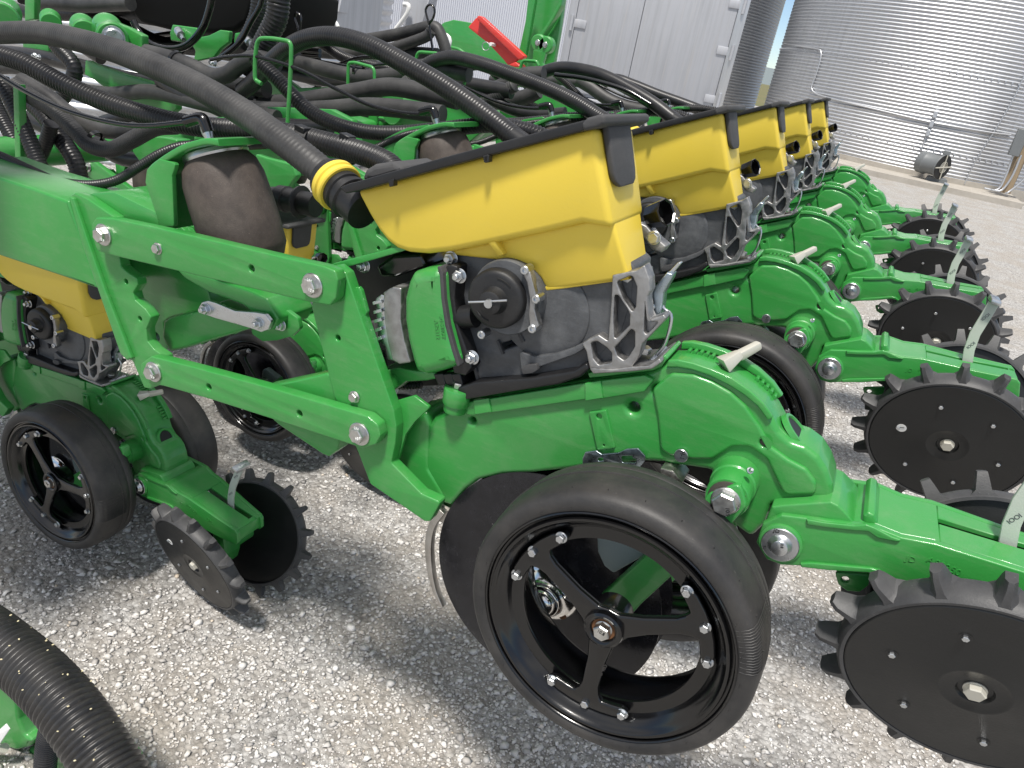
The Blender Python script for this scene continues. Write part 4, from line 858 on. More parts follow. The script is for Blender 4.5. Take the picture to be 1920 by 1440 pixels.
def silo_tube(name, pts, r, m):
    P = [on_silo(*p) for p in pts]; return add(name, shift(from_bm(tube_bm(spline(P, 0.12), r, 8), name, 60), Vector((SR[0], SR[1], 0))), m, s1)
silo_tube('conduit', [(1470, 82), (1500, 87), (1532, 92), (1540, 98), (1536, 120), (1526, 150), (1521, 164), (1527, 174), (1545, 181), (1600, 195), (1680, 214), (1745, 229), (1800, 239), (1860, 249), (1895, 253)], 0.022, 'galv')
for pts in ([(1922, 138), (1900, 185), (1865, 245), (1830, 300), (1808, 345)], [(1742, 236), (1728, 282)]): silo_tube('sheet_seam', pts, 0.014, 'galv')
q = on_silo(1747, 232, 0.06); 
for dz in (0.22, 0.0, -0.22): LOFT('ladder_bracket', [q + Vector((-0.05, -0.02, dz - 0.08)), q + Vector((0.05, -0.02, dz - 0.08)), q + Vector((0.05, -0.02, dz + 0.08)), q + Vector((-0.05, -0.02, dz + 0.08))], [q + Vector((a, 0.08, dz + b)) for a, b in ((-0.05, -0.08), (0.05, -0.08), (0.05, 0.08), (-0.05, 0.08))], 'galv', s1, 0.01, 1, org=Vector((SR[0], SR[1], 0)))
for z_ in (0.8, 2.6, 4.4):
    bm = bmesh.new()
    for k in range(90):
        a = R_(180 + 2 * k); bmesh.ops.create_cube(bm, size=0.03, matrix=Matrix.Translation(((SR[2] + 0.018) * math.cos(a), (SR[2] + 0.018) * math.sin(a), z_)))
    o = add('bolt_row', from_bm(bm), 'galv', s1); o['kind'] = 'stuff'
# aeration fan
fp = Q(1762, 332, 21.9); fp.z = 0.13; fan = thing('aeration_fan', fp, 'grey aeration fan with black intake grille on the concrete slab', 'fan')
fc = Q(1769, 309, fp.y - 0.35); fc = fc - fp
fx = Vector((0.80, -0.60, -0.02)).normalized()
def fa(name, prof, m, n=32, pos=None): 
    me = from_bm(lathe(prof, n), name, 40); o = add(name, me, m, fan, fc if pos is None else pos); o.rotation_euler = Vector((0, -1, 0)).rotation_difference(fx).to_euler(); return o
gp = mat('fan_grey', (0.30, 0.33, 0.34), 0.5); BS(gp).inputs['Base Color'].default_value = (0.15, 0.16, 0.165, 1); M['fan'] = gp
fa('housing', [(0.02, 0.0), (0.0, 0.31), (0.02, 0.325), (0.06, 0.325), (0.07, 0.27), (0.45, 0.27), (0.50, 0.31), (0.70, 0.30), (0.72, 0)], 'fan')
fa('grille', [(-0.012, 0.0), (-0.012, 0.325), (0.0, 0.335), (0.004, 0.325)], 'ink_hole')
fa('grille_hub', [(-0.035, 0.0), (-0.035, 0.035), (-0.02, 0.04)], 'handle'); 
for r_ in (0.07, 0.11, 0.15): fa('grille_ring', [(-0.03, r_ - 0.008), (-0.036, r_), (-0.03, r_ + 0.008)], 'handle', 28)
for k in range(2):
    bm = tube_bm([Vector((0.33 * math.cos(k * math.pi / 2 + .1), -0.03, 0.33 * math.sin(k * math.pi / 2 + .1))), Vector((-0.33 * math.cos(k * math.pi / 2 + .1), -0.03, -0.33 * math.sin(k * math.pi / 2 + .1)))], 0.018, 6)
    o = add('grille_bar', from_bm(bm), 'handle', fan, fc); o.rotation_euler = Vector((0, -1, 0)).rotation_difference(fx).to_euler()
LOFT('foot', [Vector((-0.35, -0.25, -0.06)), Vector((0.25, -0.25, -0.06)), Vector((0.2, -0.25, 0.12)), Vector((-0.3, -0.25, 0.12))], [Vector((-0.35, 0.3, -0.06)), Vector((0.25, 0.3, -0.06)), Vector((0.2, 0.3, 0.12)), Vector((-0.3, 0.3, 0.12))], 'fan', fan, 0.01, 1, org=Vector((0, 0, 0)))
LOFT('terminal_box', [fc + Vector((-0.12, 0.0, 0.32)), fc + Vector((0.06, 0.0, 0.32)), fc + Vector((0.06, 0.0, 0.44)), fc + Vector((-0.12, 0.0, 0.44))], [fc + Vector((-0.12, 0.2, 0.32)), fc + Vector((0.06, 0.2, 0.32)), fc + Vector((0.06, 0.2, 0.44)), fc + Vector((-0.12, 0.2, 0.44))], 'fan', fan, 0.01, 1, org=Vector((0, 0, 0)))
vp_ = QZ(1692, 320, 0.13); vlv = thing('drain_valve', vp_, 'small round silver valve cover on the slab left of the fan', 'valve')
o = add('cover', from_bm(lathe([(0.1, 0), (0.1, 0.12), (0, 0.13), (-0.03, 0.11), (-0.03, 0)], 24)), 'galv', vlv, (0, 0, 0.13)); o = add('stub', from_bm(lathe([(0, 0), (0, 0.05), (0.3, 0.05), (0.3, 0)], 12)), 'rust', vlv, (-0.18, 0, 0.12), (0, 0, R_(60)))
fan.scale = (0.86, 0.86, 0.86)
# wooden post with electrical boxes
pb = Q(1884, 362, 21.9); post = thing('utility_post', pb, 'leaning wooden post with grey electrical boxes at the right edge', 'post')
LOFT('timber', [Vector((-0.12, 0, 0)), Vector((0.12, 0, 0)), Vector((0.12, 0, 2.1)), Vector((-0.12, 0, 2.1))], [Vector((-0.12, 0.14, 0)), Vector((0.12, 0.14, 0)), Vector((0.12, 0.14, 2.1)), Vector((-0.12, 0.14, 2.1))], 'wood', post, 0.01, 1, org=Vector((0, 0, 0)))
for nm, x0, x1, z0, z1, m_ in (('switch_box', 0.10, 0.55, 0.95, 1.75, 'fan'), ('junction_box', -0.30, -0.06, 0.85, 1.45, 'fan'), ('meter_socket', -0.2, 0.1, 1.55, 1.95, 'handle')):
    LOFT(nm, [Vector((x0, -0.18, z0)), Vector((x1, -0.18, z0)), Vector((x1, -0.18, z1)), Vector((x0, -0.18, z1))], [Vector((x0, -0.002, z0)), Vector((x1, -0.002, z0)), Vector((x1, -0.002, z1)), Vector((x0, -0.002, z1))], m_, post, 0.012, 1, org=Vector((0, 0, 0)))
add('dial', from_bm(lathe([(0, 0.09), (-0.05, 0.085), (-0.07, 0.05), (-0.07, 0)], 20)), 'fan', post, (-0.06, -0.18, 1.75))
for x_ in (-0.18, -0.02, 0.3): add('conduit', from_bm(tube_bm(spline([Vector((x_, -0.08, 0.9)), Vector((x_ * 0.8, -0.09, 0.4)), Vector((x_ * 0.5 - 0.1, -0.12, 0.05)), Vector((x_ - 0.3, -0.2, 0.02))], 0.06), 0.025, 8), 'c', 60), 'galv', post)

# grey trailer doors
TL = QD(1085, 0, 1); azl, azr = R_(-22.8), R_(-11.05); Dc = 12.0; azc = (azl + azr) / 2; hw_ = Dc * math.tan((azr - azl) / 2)
tc_ = Vector((Dc * math.sin(azc), Dc * math.cos(azc), 0)); ux = Vector((math.cos(azc), -math.sin(azc), 0)); uy = Vector((math.sin(azc), math.cos(azc), 0))
tr = thing('box_trailer', tc_, 'dull grey box trailer with tall closed rear doors', 'trailer'); tr.rotation_euler = (0, 0, -azc)
def TB(name, x0, x1, y0, y1, z0, z1, m, b=0.008):
    return LOFT(name, [Vector((x0, y0, z0)), Vector((x1, y0, z0)), Vector((x1, y0, z1)), Vector((x0, y0, z1))], [Vector((x0, y1, z0)), Vector((x1, y1, z0)), Vector((x1, y1, z1)), Vector((x0, y1, z1))], m, tr, b, 2, org=Vector((0, 0, 0)))
hw_ = hw_ * 0.98
TB('box_body', -hw_, hw_, 0.06, 7.0, 0.95, 4.1, 'panel'); sx = -hw_ + 2 * hw_ * 0.42
TB('door', -hw_ + 0.10, sx - 0.004, -0.01, 0.055, 1.0, 4.0, 'panel', 0.003); TB('door', sx + 0.004, hw_ - 0.12, -0.01, 0.055, 1.0, 4.0, 'panel', 0.003)
TB('corner_post', -hw_ - 0.02, -hw_ + 0.095, -0.03, 0.055, 0.9, 4.1, 'panel'); TB('corner_post', hw_ - 0.115, hw_ + 0.02, -0.03, 0.055, 0.9, 4.1, 'galv'); TB('sill', -hw_, hw_, -0.08, 0.3, 0.75, 0.945, 'panel')
for sgn in (-1, 1):
    for z_ in (1.25, 1.9, 2.5, 3.2): 
        TB('hinge', sgn * (hw_ - 0.16) - 0.10, sgn * (hw_ - 0.16) + 0.10, -0.028, -0.012, z_ - 0.05, z_ + 0.06, 'panel', 0.006)
        add('hinge_pin', from_bm((lambda b: (b.transform(Matrix.Rotation(R_(90), 4, 'X')), b)[1])(lathe([(-0.1, 0), (-0.1, 0.022), (0.1, 0.022), (0.1, 0)], 12))), 'panel', tr, (sgn * (hw_ - 0.05), -0.05, z_))
for x_ in (-0.75, 0.85): TB('wheel', x_ - 0.13, x_ + 0.13, 0.8, 1.7, 0.0, 0.9, 'tyre', 0.06)
# fluted white shed wall
sh = thing('metal_shed', (-6.6, 11.9, 0), 'pale shed wall of narrow upright white flutes behind the red bracket', 'shed')
nfl = 92; P_ = []; x0_, x1_ = -1.95, 1.72; pt = (x1_ - x0_) / nfl
for k in range(nfl): P_ += [(x0_ + k * pt, 0), (x0_ + (k + .42) * pt, 0), (x0_ + (k + .5) * pt, 0.018), (x0_ + (k + .92) * pt, 0.018)]
P_.append((x1_, 0)); bm = bmesh.new(); lo = [bm.verts.new((x, y, 0)) for x, y in P_]; hi = [bm.verts.new((x, y, 4.6)) for x, y in P_]
for k in range(len(P_) - 1): bm.faces.new((lo[k], lo[k + 1], hi[k + 1], hi[k]))
add('fluted_wall', from_bm(bm, 'w', 20), 'white_sheet', sh); LOFT('wall_core', [Vector((x0_, 0.03, 0)), Vector((x1_, 0.03, 0)), Vector((x1_, 0.03, 4.6)), Vector((x0_, 0.03, 4.6))], [Vector((x0_, 3.5, 0)), Vector((x1_, 3.5, 0)), Vector((x1_, 3.5, 4.6)), Vector((x0_, 3.5, 4.6))], 'white_sheet', sh, 0, 1, org=Vector((0, 0, 0)))
# near corrugated bin with door and box
NB = (-7.62, 6.45, 2.6)
nb_ = thing('round_bin', (NB[0], NB[1], 0), 'bright corrugated bin with a sheet metal door at the top left', 'bin')
add('wall', bin_shell(0, 0, NB[2], 0.105, 4.6, 0.0, 150, 0.017), 'galv', nb_)
def on_bin(px, py, d=0.0):
    r = ray(px, py); R = NB[2] + d; b = -NB[0] * r[0] - NB[1] * r[1]; a = r[0] ** 2 + r[1] ** 2; c_ = NB[0] ** 2 + NB[1] ** 2 - R * R
    t = (-b - math.sqrt(max(b * b - a * c_, 0))) / a; return Vector((r[0] * t, r[1] * t, r[2] * t + H)) - Vector((NB[0], NB[1], 0))
dn = [on_bin(*p, 0.03) for p in ((608, -25), (712, -10), (705, 42), (700, 68), (602, 42))]
LOFT('door_panel', [p * 1.0 for p in dn], [Vector((p.x * 1.02, p.y * 1.02, p.z)) for p in dn], 'panel', nb_, 0.006, 1, org=Vector((0, 0, 0)))
dn = [on_bin(*p, 0.09) for p in ((636, -5), (652, -2), (648, 25), (632, 22))]
LOFT('door_latch', dn, [Vector((p.x * 1.01, p.y * 1.01, p.z)) for p in dn], 'panel', nb_, 0.004, 1, org=Vector((0, 0, 0)))
ebp = Q(790, 40, 10.8); eb = thing('electrical_box', ebp, 'grey box with bent white pipe on the shed wall corner', 'electrical box')
EB = [Q(x, y, 10.8) - ebp for x, y in ((760, -20), (806, -8), (792, 45), (780, 58), (748, 44))]
LOFT('box', EB, [p + Vector((0, 0.25, 0)) for p in EB], 'panel', eb, 0.01, 1, org=Vector((0, 0, 0)))
add('pipe', from_bm(tube_bm(spline([Q(x, y, 10.7) - ebp for x, y in ((757, 8), (766, 10), (764, 24), (752, 42), (741, 57), (738, 75))], 0.03), 0.035, 8), 'p', 60), 'white', eb)

# ------------------------------------------------------------------ planter bar and frame
Z3 = Vector((0, 0, 0))
bar = thing('planter_bar', Vector((-1.45, 1.0, H - 0.35)), 'long green main bar and frame plates running behind the row units', 'planter frame'); BO = bar.location.copy()
def QX(px, py, X): r = ray(px, py); t = X / r[0]; return Vector((X, r[1] * t, r[2] * t + H))
def BP(name, pts, y, th, m='green', bev=0.004, rad=0.006, holes=()): return PL(name, pts, y, y + th, m, bar, bev, rad, holes, org=BO)
rowd = ROW.normalized()
def beam(name, p0, p1, px, py_, dx, dz, m='green', bev=0.02):
    """box beam following the row direction: cross section corner at p0, length along the bar"""
    a = [p0, p0 + Vector((-dx, 0, 0)), p0 + Vector((-dx, 0, -dz)), p0 + Vector((0, 0, -dz))]
    return LOFT(name, a, [p + rowd * p1 for p in a], m, bar, bev, 3, org=BO)
pq = QX(160, 258, -1.72)
beam('main_tube', Vector((-1.72, 1.75, pq.z - (pq.y - 1.75) * 0.0186)), 3.0, 0, 0, 0.18, 0.135)
beam('lower_tube', Vector((-1.62, 2.3, pq.z - 0.26)), 2.6, 0, 0, 0.10, 0.10)
# hinge arm in the left foreground
BOXP = [(-90, 300), (0, 333), (60, 352), (127, 377), (150, 440), (183, 542), (120, 520), (0, 480), (-90, 446)]
PL('hinge_arm', BOXP, 0.930, 1.08, 'green', bar, 0.006, 0.004, org=BO, seg=3)
# slotted bracket tops on the arm: sloping cover between arm and plate
a_ = [Q(x, y, 0.945) for x, y in ((128, 372), (175, 362), (213, 360), (292, 398), (300, 432), (214, 412))]
LOFT('arm_cover', a_, [Vector((p.x, 1.07, p.z + 0.004)) for p in a_], 'green', bar, 0.004, 2, org=BO)
P0_ = Q(-30, 290, 1.36)
add('round_tube', from_bm(tube_bm([P0_ - BO, P0_ + rowd * 1.3 - BO], 0.047, 32), 'rt', 40), 'green', bar)
# big pin joint, bosses and plates on the upper left
for nm, (x, y), r_, L_, Y_ in (('hinge_boss', (212, 72), 0.052, 0.34, 1.95), ('hinge_boss', (160, 62), 0.044, 0.26, 2.02), ('hinge_boss', (96, 45), 0.040, 0.22, 2.2), ('hinge_boss', (2, 38), 0.055, 0.3, 1.7)):
    q = Q(x, y, Y_); d_ = Vector((-0.80, 0.55, 0.04)).normalized()
    o = add(nm, from_bm(lathe([(0, 0), (0, r_ * 0.9), (0.006, r_), (0.04, r_), (0.045, r_ * 0.84), (L_ * 0.55, r_ * 0.84), (L_ * 0.6, r_ * 1.02), (L_ * 0.8, r_ * 1.02), (L_ * 0.82, r_ * 0.8), (L_, r_ * 0.8), (L_, 0)], 40), 'b', 35), 'green', bar, q - BO); o.rotation_euler = Vector((0, 1, 0)).rotation_difference(d_).to_euler()
q = Q(213, 70, 1.93); o = add('hinge_pin', from_bm(lathe([(-0.022, 0), (-0.022, 0.026), (-0.018, 0.030), (-0.004, 0.030), (-0.004, 0.036), (0.01, 0.036)], 32), 'b', 35), 'zinc', bar, q - BO); o.rotation_euler = Vector((0, 1, 0)).rotation_difference(Vector((-0.8, 0.55, 0.04))).to_euler()
BP('hinge_plate', [(176, 42), (200, 36), (240, 52), (266, 66), (266, 105), (210, 112), (186, 90)], 2.02, 0.03)
BP('frame_plate', [(160, 112), (176, 120), (236, 140), (330, 168), (330, 205), (270, 250), (225, 215), (214, 178), (176, 150), (158, 140)], 2.1, 0.03)
BP('frame_plate', [(46, -10), (64, -10), (64, 36), (46, 40)], 2.3, 0.03)
BP('frame_plate', [(40, 60), (88, 64), (92, 110), (60, 112), (44, 100)], 2.3, 0.03)
BP('tank_bracket', [(318, 62), (323, 46), (368, 52), (372, 70), (392, 66), (412, 56), (430, 58), (428, 80), (412, 92), (400, 108), (362, 116), (366, 96), (358, 82), (320, 76)], 2.3, 0.02)
for x, y in ((337, 62), (466, 76)):
    q = Q(x, y, 2.28); o = add('stud', from_bm(lathe([(-0.05, 0), (-0.05, 0.008), (-0.02, 0.008), (-0.018, 0.016), (-0.002, 0.016), (0.02, 0.016)], 12), 'b', 30), 'zinc', bar, q - BO); o.rotation_euler = Vector((0, 1, 0)).rotation_difference(Vector((-0.85, 0.4, 0.35))).to_euler()
BP('tank_bracket', [(440, 62), (468, 58), (474, 84), (450, 88), (438, 80)], 2.4, 0.02)
BP('frame_plate', [(477, 288), (500, 296), (548, 308), (556, 330), (540, 352), (510, 372), (500, 366), (486, 330)], 1.42, 0.02)
BP('frame_plate', [(500, 200), (620, 205), (660, 225), (680, 300), (560, 330), (500, 300)], 2.1, 0.03)
BP('frame_plate', [(700, 192), (780, 186), (880, 205), (900, 250), (840, 300), (700, 300)], 2.6, 0.05)
BP('frame_plate', [(455, 90), (560, 165), (700, 160), (730, 190), (600, 200), (470, 170)], 3.2, 0.03)
BP('frame_plate', [(930, 180), (1010, 170), (1100, 195), (1140, 230), (1000, 240), (940, 225)], 3.4, 0.05)
BP('valve_body', [(250, 258), (300, 256), (332, 262), (330, 300), (262, 304), (248, 285)], 1.5, 0.05)
q = Q(735, 196, 2.45); o = add('end_cap', from_bm(lathe([(0, 0), (0, 0.07), (0.02, 0.085), (0.25, 0.085), (0.25, 0)], 36), 'b', 50), 'green', bar, q - BO); o.rotation_euler = (0, 0, R_(-20))
# silver drop plate bolts, loose detail
for x, y, Y_ in ((66, 104, 2.2), (74, 107, 2.2), (402, 118, 1.9), (118, 352, 1.2)): bolt(x, y, Y_, BM_NUT, bar, 'zinc', org=BO)
# tall wing mast, round plate and red lock bracket
mast = thing('wing_mast', Q(1010, 150, 5.6), 'tall green mast rising in front of the pale shed wall', 'mast'); MO = mast.location.copy()
def MP(name, pts, y, th, m, par=mast, org=MO, bev=0.006, rad=0.01, holes=()): return PL(name, pts, y, y + th, m, par, bev, rad, holes, org=org)
MP('mast_face', [(993, -30), (1004, -30), (1003, 0), (984, 108), (978, 160), (955, 170), (972, 100), (985, 40)], 5.55, 0.05, 'green')
MP('mast_web', [(1003, -30), (1062, -30), (1056, 4), (1048, 60), (1038, 118), (1030, 150), (978, 158), (990, 90)], 5.72, 0.06, 'green')
MP('mast_rib', [(1052, -30), (1058, -30), (1052, 10), (1038, 36), (1016, 70), (1010, 76), (1006, 72), (1030, 38), (1046, 8)], 5.62, 0.08, 'green')
for x, y in ((1008, 80), (1022, 84)):
    q = Q(x, y, 5.5); add('pin_lug', from_bm(lathe([(0, 0), (0, 0.05), (0.01, 0.06), (0.06, 0.06), (0.06, 0)], 24), 'l', 40), 'green', mast, q - MO); add('pin', BM_BIG, 'zinc', mast, q - MO)
MP('lug_plate', [(1000, 92), (1024, 96), (1018, 118), (1022, 126), (1008, 128), (998, 112)], 5.5, 0.04, 'green')
MP('round_plate', [(818, 70), (820, 52), (832, 42), (850, 37), (880, 42), (930, 55), (975, 100), (985, 125), (940, 140), (880, 120), (840, 105)], 5.9, 0.05, 'green')
redt = thing('lock_bracket', Q(930, 75, 5.3), 'red folded steel transport lock bracket leaning on the green plate', 'lock bracket'); RO = redt.location.copy()
MP('bracket_web', [(877, 51), (893, 33), (899, 36), (978, 108), (964, 118), (952, 122), (944, 112), (916, 82)], 5.35, 0.02, 'red', redt, RO)
MP('bracket_flange', [(893, 33), (897, 29), (903, 31), (984, 105), (980, 110), (972, 112), (896, 38)], 5.30, 0.055, 'red', redt, RO)
MP('bracket_foot', [(952, 122), (966, 116), (978, 124), (966, 126)], 5.3, 0.10, 'red', redt, RO)
q = Q(922, 83, 5.3); add('clip_pin', from_bm(lathe([(-0.02, 0), (-0.02, 0.012), (0.08, 0.012)], 12)), 'white', redt, q - RO)
add('clip_ring', from_bm(tube_bm([q - RO + Vector((-0.035 + 0.03 * math.cos(t), -0.02, -0.02 + 0.028 * math.sin(t))) for t in (k * 0.42 for k in range(15))], 0.003, 6)), 'zinc', redt)
# ------------------------------------------------------------------ big black tank overhead at the top left
tk = thing('black_tank', Q(250, 0, 2.5), 'dark underside of a black tank hanging over the frame at the top left', 'tank'); TO = tk.location.copy()
a_ = [Q(x, y, 2.5) for x, y in ((28, -60), (28, 6), (80, 14), (150, 10), (240, 14), (262, 42), (335, 60), (400, 62), (440, 58), (462, 42), (478, -10), (480, -60))]
LOFT('main_body', a_, [p + Vector((-0.3, 0.9, -0.05)) for p in a_], 'deep', tk, 0.02, 3, org=TO)
add('tank_rib', from_bm(tube_bm([p - TO for p in [Q(60, 4, 2.44), Q(160, 10, 2.44), Q(245, 6, 2.44)]], 0.03, 12), 'r', 60), 'hose2', tk)

shade_obj = thing('shade_block', Vector((-2.3, 0.4, 1.9)), 'unseen black box added beyond the left edge to shade the dusty row unit', 'tank')  # made-up shade caster out of view, added to darken the left row unit
a_ = [Vector((-3.2, 0.15, 1.78)), Vector((-3.05, 0.15, 1.72)), Vector((-1.66, 0.15, 1.72)), Vector((-1.5, 0.15, 1.78)), Vector((-1.5, 0.15, 2.26)), Vector((-1.6, 0.15, 2.30)), Vector((-3.1, 0.15, 2.30)), Vector((-3.2, 0.15, 2.26))]
LOFT('main_body', a_, [p + Vector((0, 0.5, 0)) for p in a_], 'black', shade_obj, 0.02, 3, org=shade_obj.location.copy())
# ------------------------------------------------------------------ hoses
def hose(name, pts, r, label, m='hose', pitch=None, amp=0.16, n=14, per=5, cat='hose', group=None):
    """pts: (px, py, Y)"""
    P = [Q(*p) for p in pts]; c0 = P[len(P) // 2]
    o = add(name, hose_mesh([p - c0 for p in P], r, pitch, amp, n, per), m, None, c0); return tag(o, label, cat, group)
DH = 'smooth seed delivery hoses'
hose('delivery_hose', [(-80, 78, 1.22), (-30, 66, 1.22), (0, 62, 1.21), (60, 61, 1.20), (110, 67, 1.18), (200, 90, 1.14), (268, 115, 1.10), (333, 143, 1.08), (400, 178, 1.05), (467, 219, 1.03), (520, 257, 1.01), (567, 292, 1.0), (606, 323, 0.998)], 0.0242, 'dusty black seed hose arching across the upper left into the nearest hopper', 'hose2', 0.0085, 0.05, 18, 3, group=DH)
A1 = [(455, 170), (480, 150), (505, 120), (540, 90), (575, 73), (625, 68), (690, 84), (760, 120), (830, 160), (900, 208), (955, 250), (985, 272)]
hose('delivery_hose', [(x, y, 2.02 - 0.019 * i) for i, (x, y) in enumerate(A1)], 0.0272, 'black seed hose arching high behind the nearest yellow hopper', 'hose', 0.0095, 0.06, 16, 3, group=DH)
hose('delivery_hose', [(x, y, 2.72 - 0.018 * i) for i, (x, y) in enumerate([(760, 175), (785, 150), (800, 122), (843, 108), (893, 117), (960, 140), (1027, 166), (1077, 190), (1120, 217), (1150, 236)])], 0.0262, 'black seed hose arching down to the second yellow hopper', 'hose', 0.009, 0.05, 14, 3, group=DH)
hose('delivery_hose', [(x, y, 3.45 - 0.018 * i) for i, (x, y) in enumerate([(985, 160), (1010, 140), (1045, 128), (1085, 130), (1130, 142), (1180, 167), (1225, 194), (1262, 222), (1290, 240)])], 0.028, 'plain black seed hose arching down to the third yellow hopper', 'hose', None, group=DH)
hose('delivery_hose', [(x, y, 4.2) for x, y in [(1120, 165), (1150, 148), (1185, 158), (1230, 176), (1280, 194), (1330, 213), (1360, 225)]], 0.028, 'farthest black seed hose lying low in front of the grey trailer', 'hose', None, group=DH)
VH = 'corrugated vacuum hoses'
hose('vacuum_hose', [(-70, 80, 1.10), (-20, 98, 1.11), (44, 118, 1.12), (131, 163, 1.13), (219, 199, 1.14), (306, 224, 1.14), (372, 237, 1.14), (430, 242, 1.14), (500, 246, 1.13), (560, 256, 1.12), (608, 268, 1.11), (650, 279, 1.10), (692, 292, 1.08), (728, 309, 1.06), (745, 330, 1.04)], 0.0205, 'corrugated black hose running under the dusty seed hose to the nearest hopper', 'hose', 0.0082, 0.26, 18, group=VH)
B1 = [Q(x, y, 1.86) for x, y in [(478, 108), (492, 122), (520, 148), (548, 178), (580, 208), (627, 232), (680, 246), (740, 250), (827, 243), (870, 238), (920, 234), (970, 241), (1010, 252), (1040, 268)]]
BH = [hose_mesh([p - B1[6] for p in B1], 0.0215, 0.0092, 0.26, 14, 4)]
for n, lab in enumerate(('corrugated black hose curving below the wire loop behind the nearest air spring', 'corrugated black hose between the second and third air spring brackets', 'corrugated black hose by the third air spring bracket', 'farthest corrugated black hose beside the trailer doors')):
    o = add('vacuum_hose', BH[0], 'hose', None, B1[6] + ROW * n); tag(o, lab, 'hose', VH)
SH = 'small corrugated wiring conduits'
D0 = [(-60, 270, 1.04), (0, 292, 1.03), (50, 315, 1.03), (100, 337, 1.03), (150, 346, 1.04), (190, 345, 1.05), (225, 335, 1.06), (262, 312, 1.07), (300, 289, 1.08), (335, 276, 1.09), (380, 270, 1.1)]
hose('wiring_conduit', D0, 0.0098, 'thin corrugated conduit draped over the hinge arm at the left', 'hose', 0.0058, 0.24, 12, 4, group=SH)
C0 = [Q(x, y, 1.84) for x, y in [(640, 300), (668, 294), (698, 281), (733, 264), (765, 252), (800, 246), (850, 242)]]
ch_ = hose_mesh([p - C0[3] for p in C0], 0.0105, 0.0052, 0.16, 10, 3)
for n, lab in enumerate(('thin corrugated conduit passing under the second air spring bracket', 'thin corrugated conduit at the third air spring bracket', 'thin corrugated conduit at the fourth air spring bracket')):
    tag(add('wiring_conduit', ch_, 'hose', None, C0[3] + ROW * n), lab, 'conduit', SH)
AL = 'thin black air lines to the air springs'
hose('air_line', [(-40, 118, 1.03), (0, 142, 1.03), (50, 172, 1.025), (120, 205, 1.02), (200, 228, 1.017), (270, 236, 1.015), (352, 229, 1.013)], 0.0050, 'glossy thin air line curving to the nearest air spring elbow', 'gloss', None, n=10, cat='air line', group=AL)
L1 = [Q(x, y, 1.80) for x, y in [(395, 112), (430, 106), (480, 106), (560, 130), (627, 165), (693, 197), (760, 212), (822, 213)]]
lm_ = hose_mesh([p - L1[4] for p in L1], 0.0055, None, n=8)
for n, lab in enumerate(('thin air line slanting to the second air spring elbow', 'thin air line slanting to the third air spring elbow', 'thin air line slanting to the fourth air spring elbow', 'thin air line to the farthest air spring elbow')):
    tag(add('air_line', lm_, 'gloss', None, L1[4] + ROW * n), lab, 'air line', AL)
# dusty bundle
DB = 'dusty hoses bundled along the bar'
def dh(pts, Y, r, lab, m='hose2', pitch=None): return hose('bundle_hose', [(x, y, Y if not isinstance(Y, (list, tuple)) else Y[0] + (Y[1] - Y[0]) * i / (len(pts) - 1)) for i, (x, y) in enumerate(pts)], r, lab, m, pitch, 0.10, 14, 3, group=DB)
dh([(28, 158), (60, 182), (98, 205), (136, 240), (168, 272), (208, 280), (248, 262), (290, 240), (330, 236)], 1.32, 0.020, 'dusty hose sagging lowest under the corrugated hose at left', pitch=0.0065)
dh([(40, 150), (90, 180), (130, 212), (180, 240), (222, 247), (268, 240), (320, 222)], 1.40, 0.020, 'dusty hose sagging just above the lowest one at left')
dh([(215, 180), (240, 168), (272, 158), (320, 162), (360, 160), (420, 178), (473, 192), (530, 193), (587, 186), (670, 172), (730, 163), (790, 172), (860, 188)], 2.3, 0.031, 'long grey dusty hose of the bundle, upper one of the pair behind the wire loops')
dh([(250, 200), (284, 186), (320, 178), (372, 182), (440, 200), (516, 207), (608, 205), (690, 200), (760, 205), (830, 215)], 2.2, 0.030, 'long grey dusty hose of the bundle, lower one of the pair behind the wire loops')
dh([(640, 235), (690, 215), (730, 185), (765, 155), (790, 140)], 2.5, 0.027, 'ribbed dusty hose slanting up between the wire loops', pitch=0.009)
dh([(275, 98), (320, 110), (362, 126), (395, 142), (425, 140), (450, 122), (480, 110), (520, 120)], 2.0, 0.027, 'dusty hose with a bend behind the first green wire loop')
dh([(560, 118), (590, 125), (640, 138), (690, 145), (760, 138), (800, 125), (880, 140)], 2.7, 0.030, 'smooth dark hose passing through the second wire loop')
dh([(560, 92), (620, 98), (690, 100), (760, 100), (820, 104)], 3.6, 0.036, 'straight dark hose below the highest hose arch')
dh([(690, 74), (737, 66), (781, 56), (806, 50), (820, 54), (830, 75), (838, 102)], 3.6, 0.030, 'dusty hose held up by a zip tie loop, upper one')
dh([(720, 95), (744, 88), (772, 79), (800, 68), (808, 58)], 3.55, 0.027, 'dusty hose held up by a zip tie loop, lower one')
dh([(800, 182), (840, 192), (893, 195), (945, 190), (985, 182), (1010, 170)], 3.3, 0.034, 'grey dusty hose behind the second seed hose')
dh([(880, 168), (920, 168), (960, 152), (985, 140), (1020, 138)], 3.1, 0.030, 'dark hose curving up to the third wire loop')
dh([(830, 215), (880, 200), (930, 180), (965, 160)], 3.0, 0.028, 'ribbed hose rising behind the second seed hose', pitch=0.01)
dh([(1085, 150), (1110, 165), (1140, 186), (1175, 200), (1215, 208)], 4.1, 0.034, 'dark hose looping low in front of the trailer doors')
dh([(920, 150), (1000, 150), (1060, 152), (1120, 160)], 4.3, 0.026, 'dark hose low behind the third wire loop')
dh([(2, 150), (22, 190), (45, 240), (70, 300), (84, 335)], 1.30, 0.021, 'ribbed dark hose hanging down behind the green post', 'hose', 0.008)
dh([(-20, 170), (2, 220), (30, 270), (60, 320)], 1.45, 0.021, 'ribbed dark hose hanging at the very left edge', 'hose', 0.008)
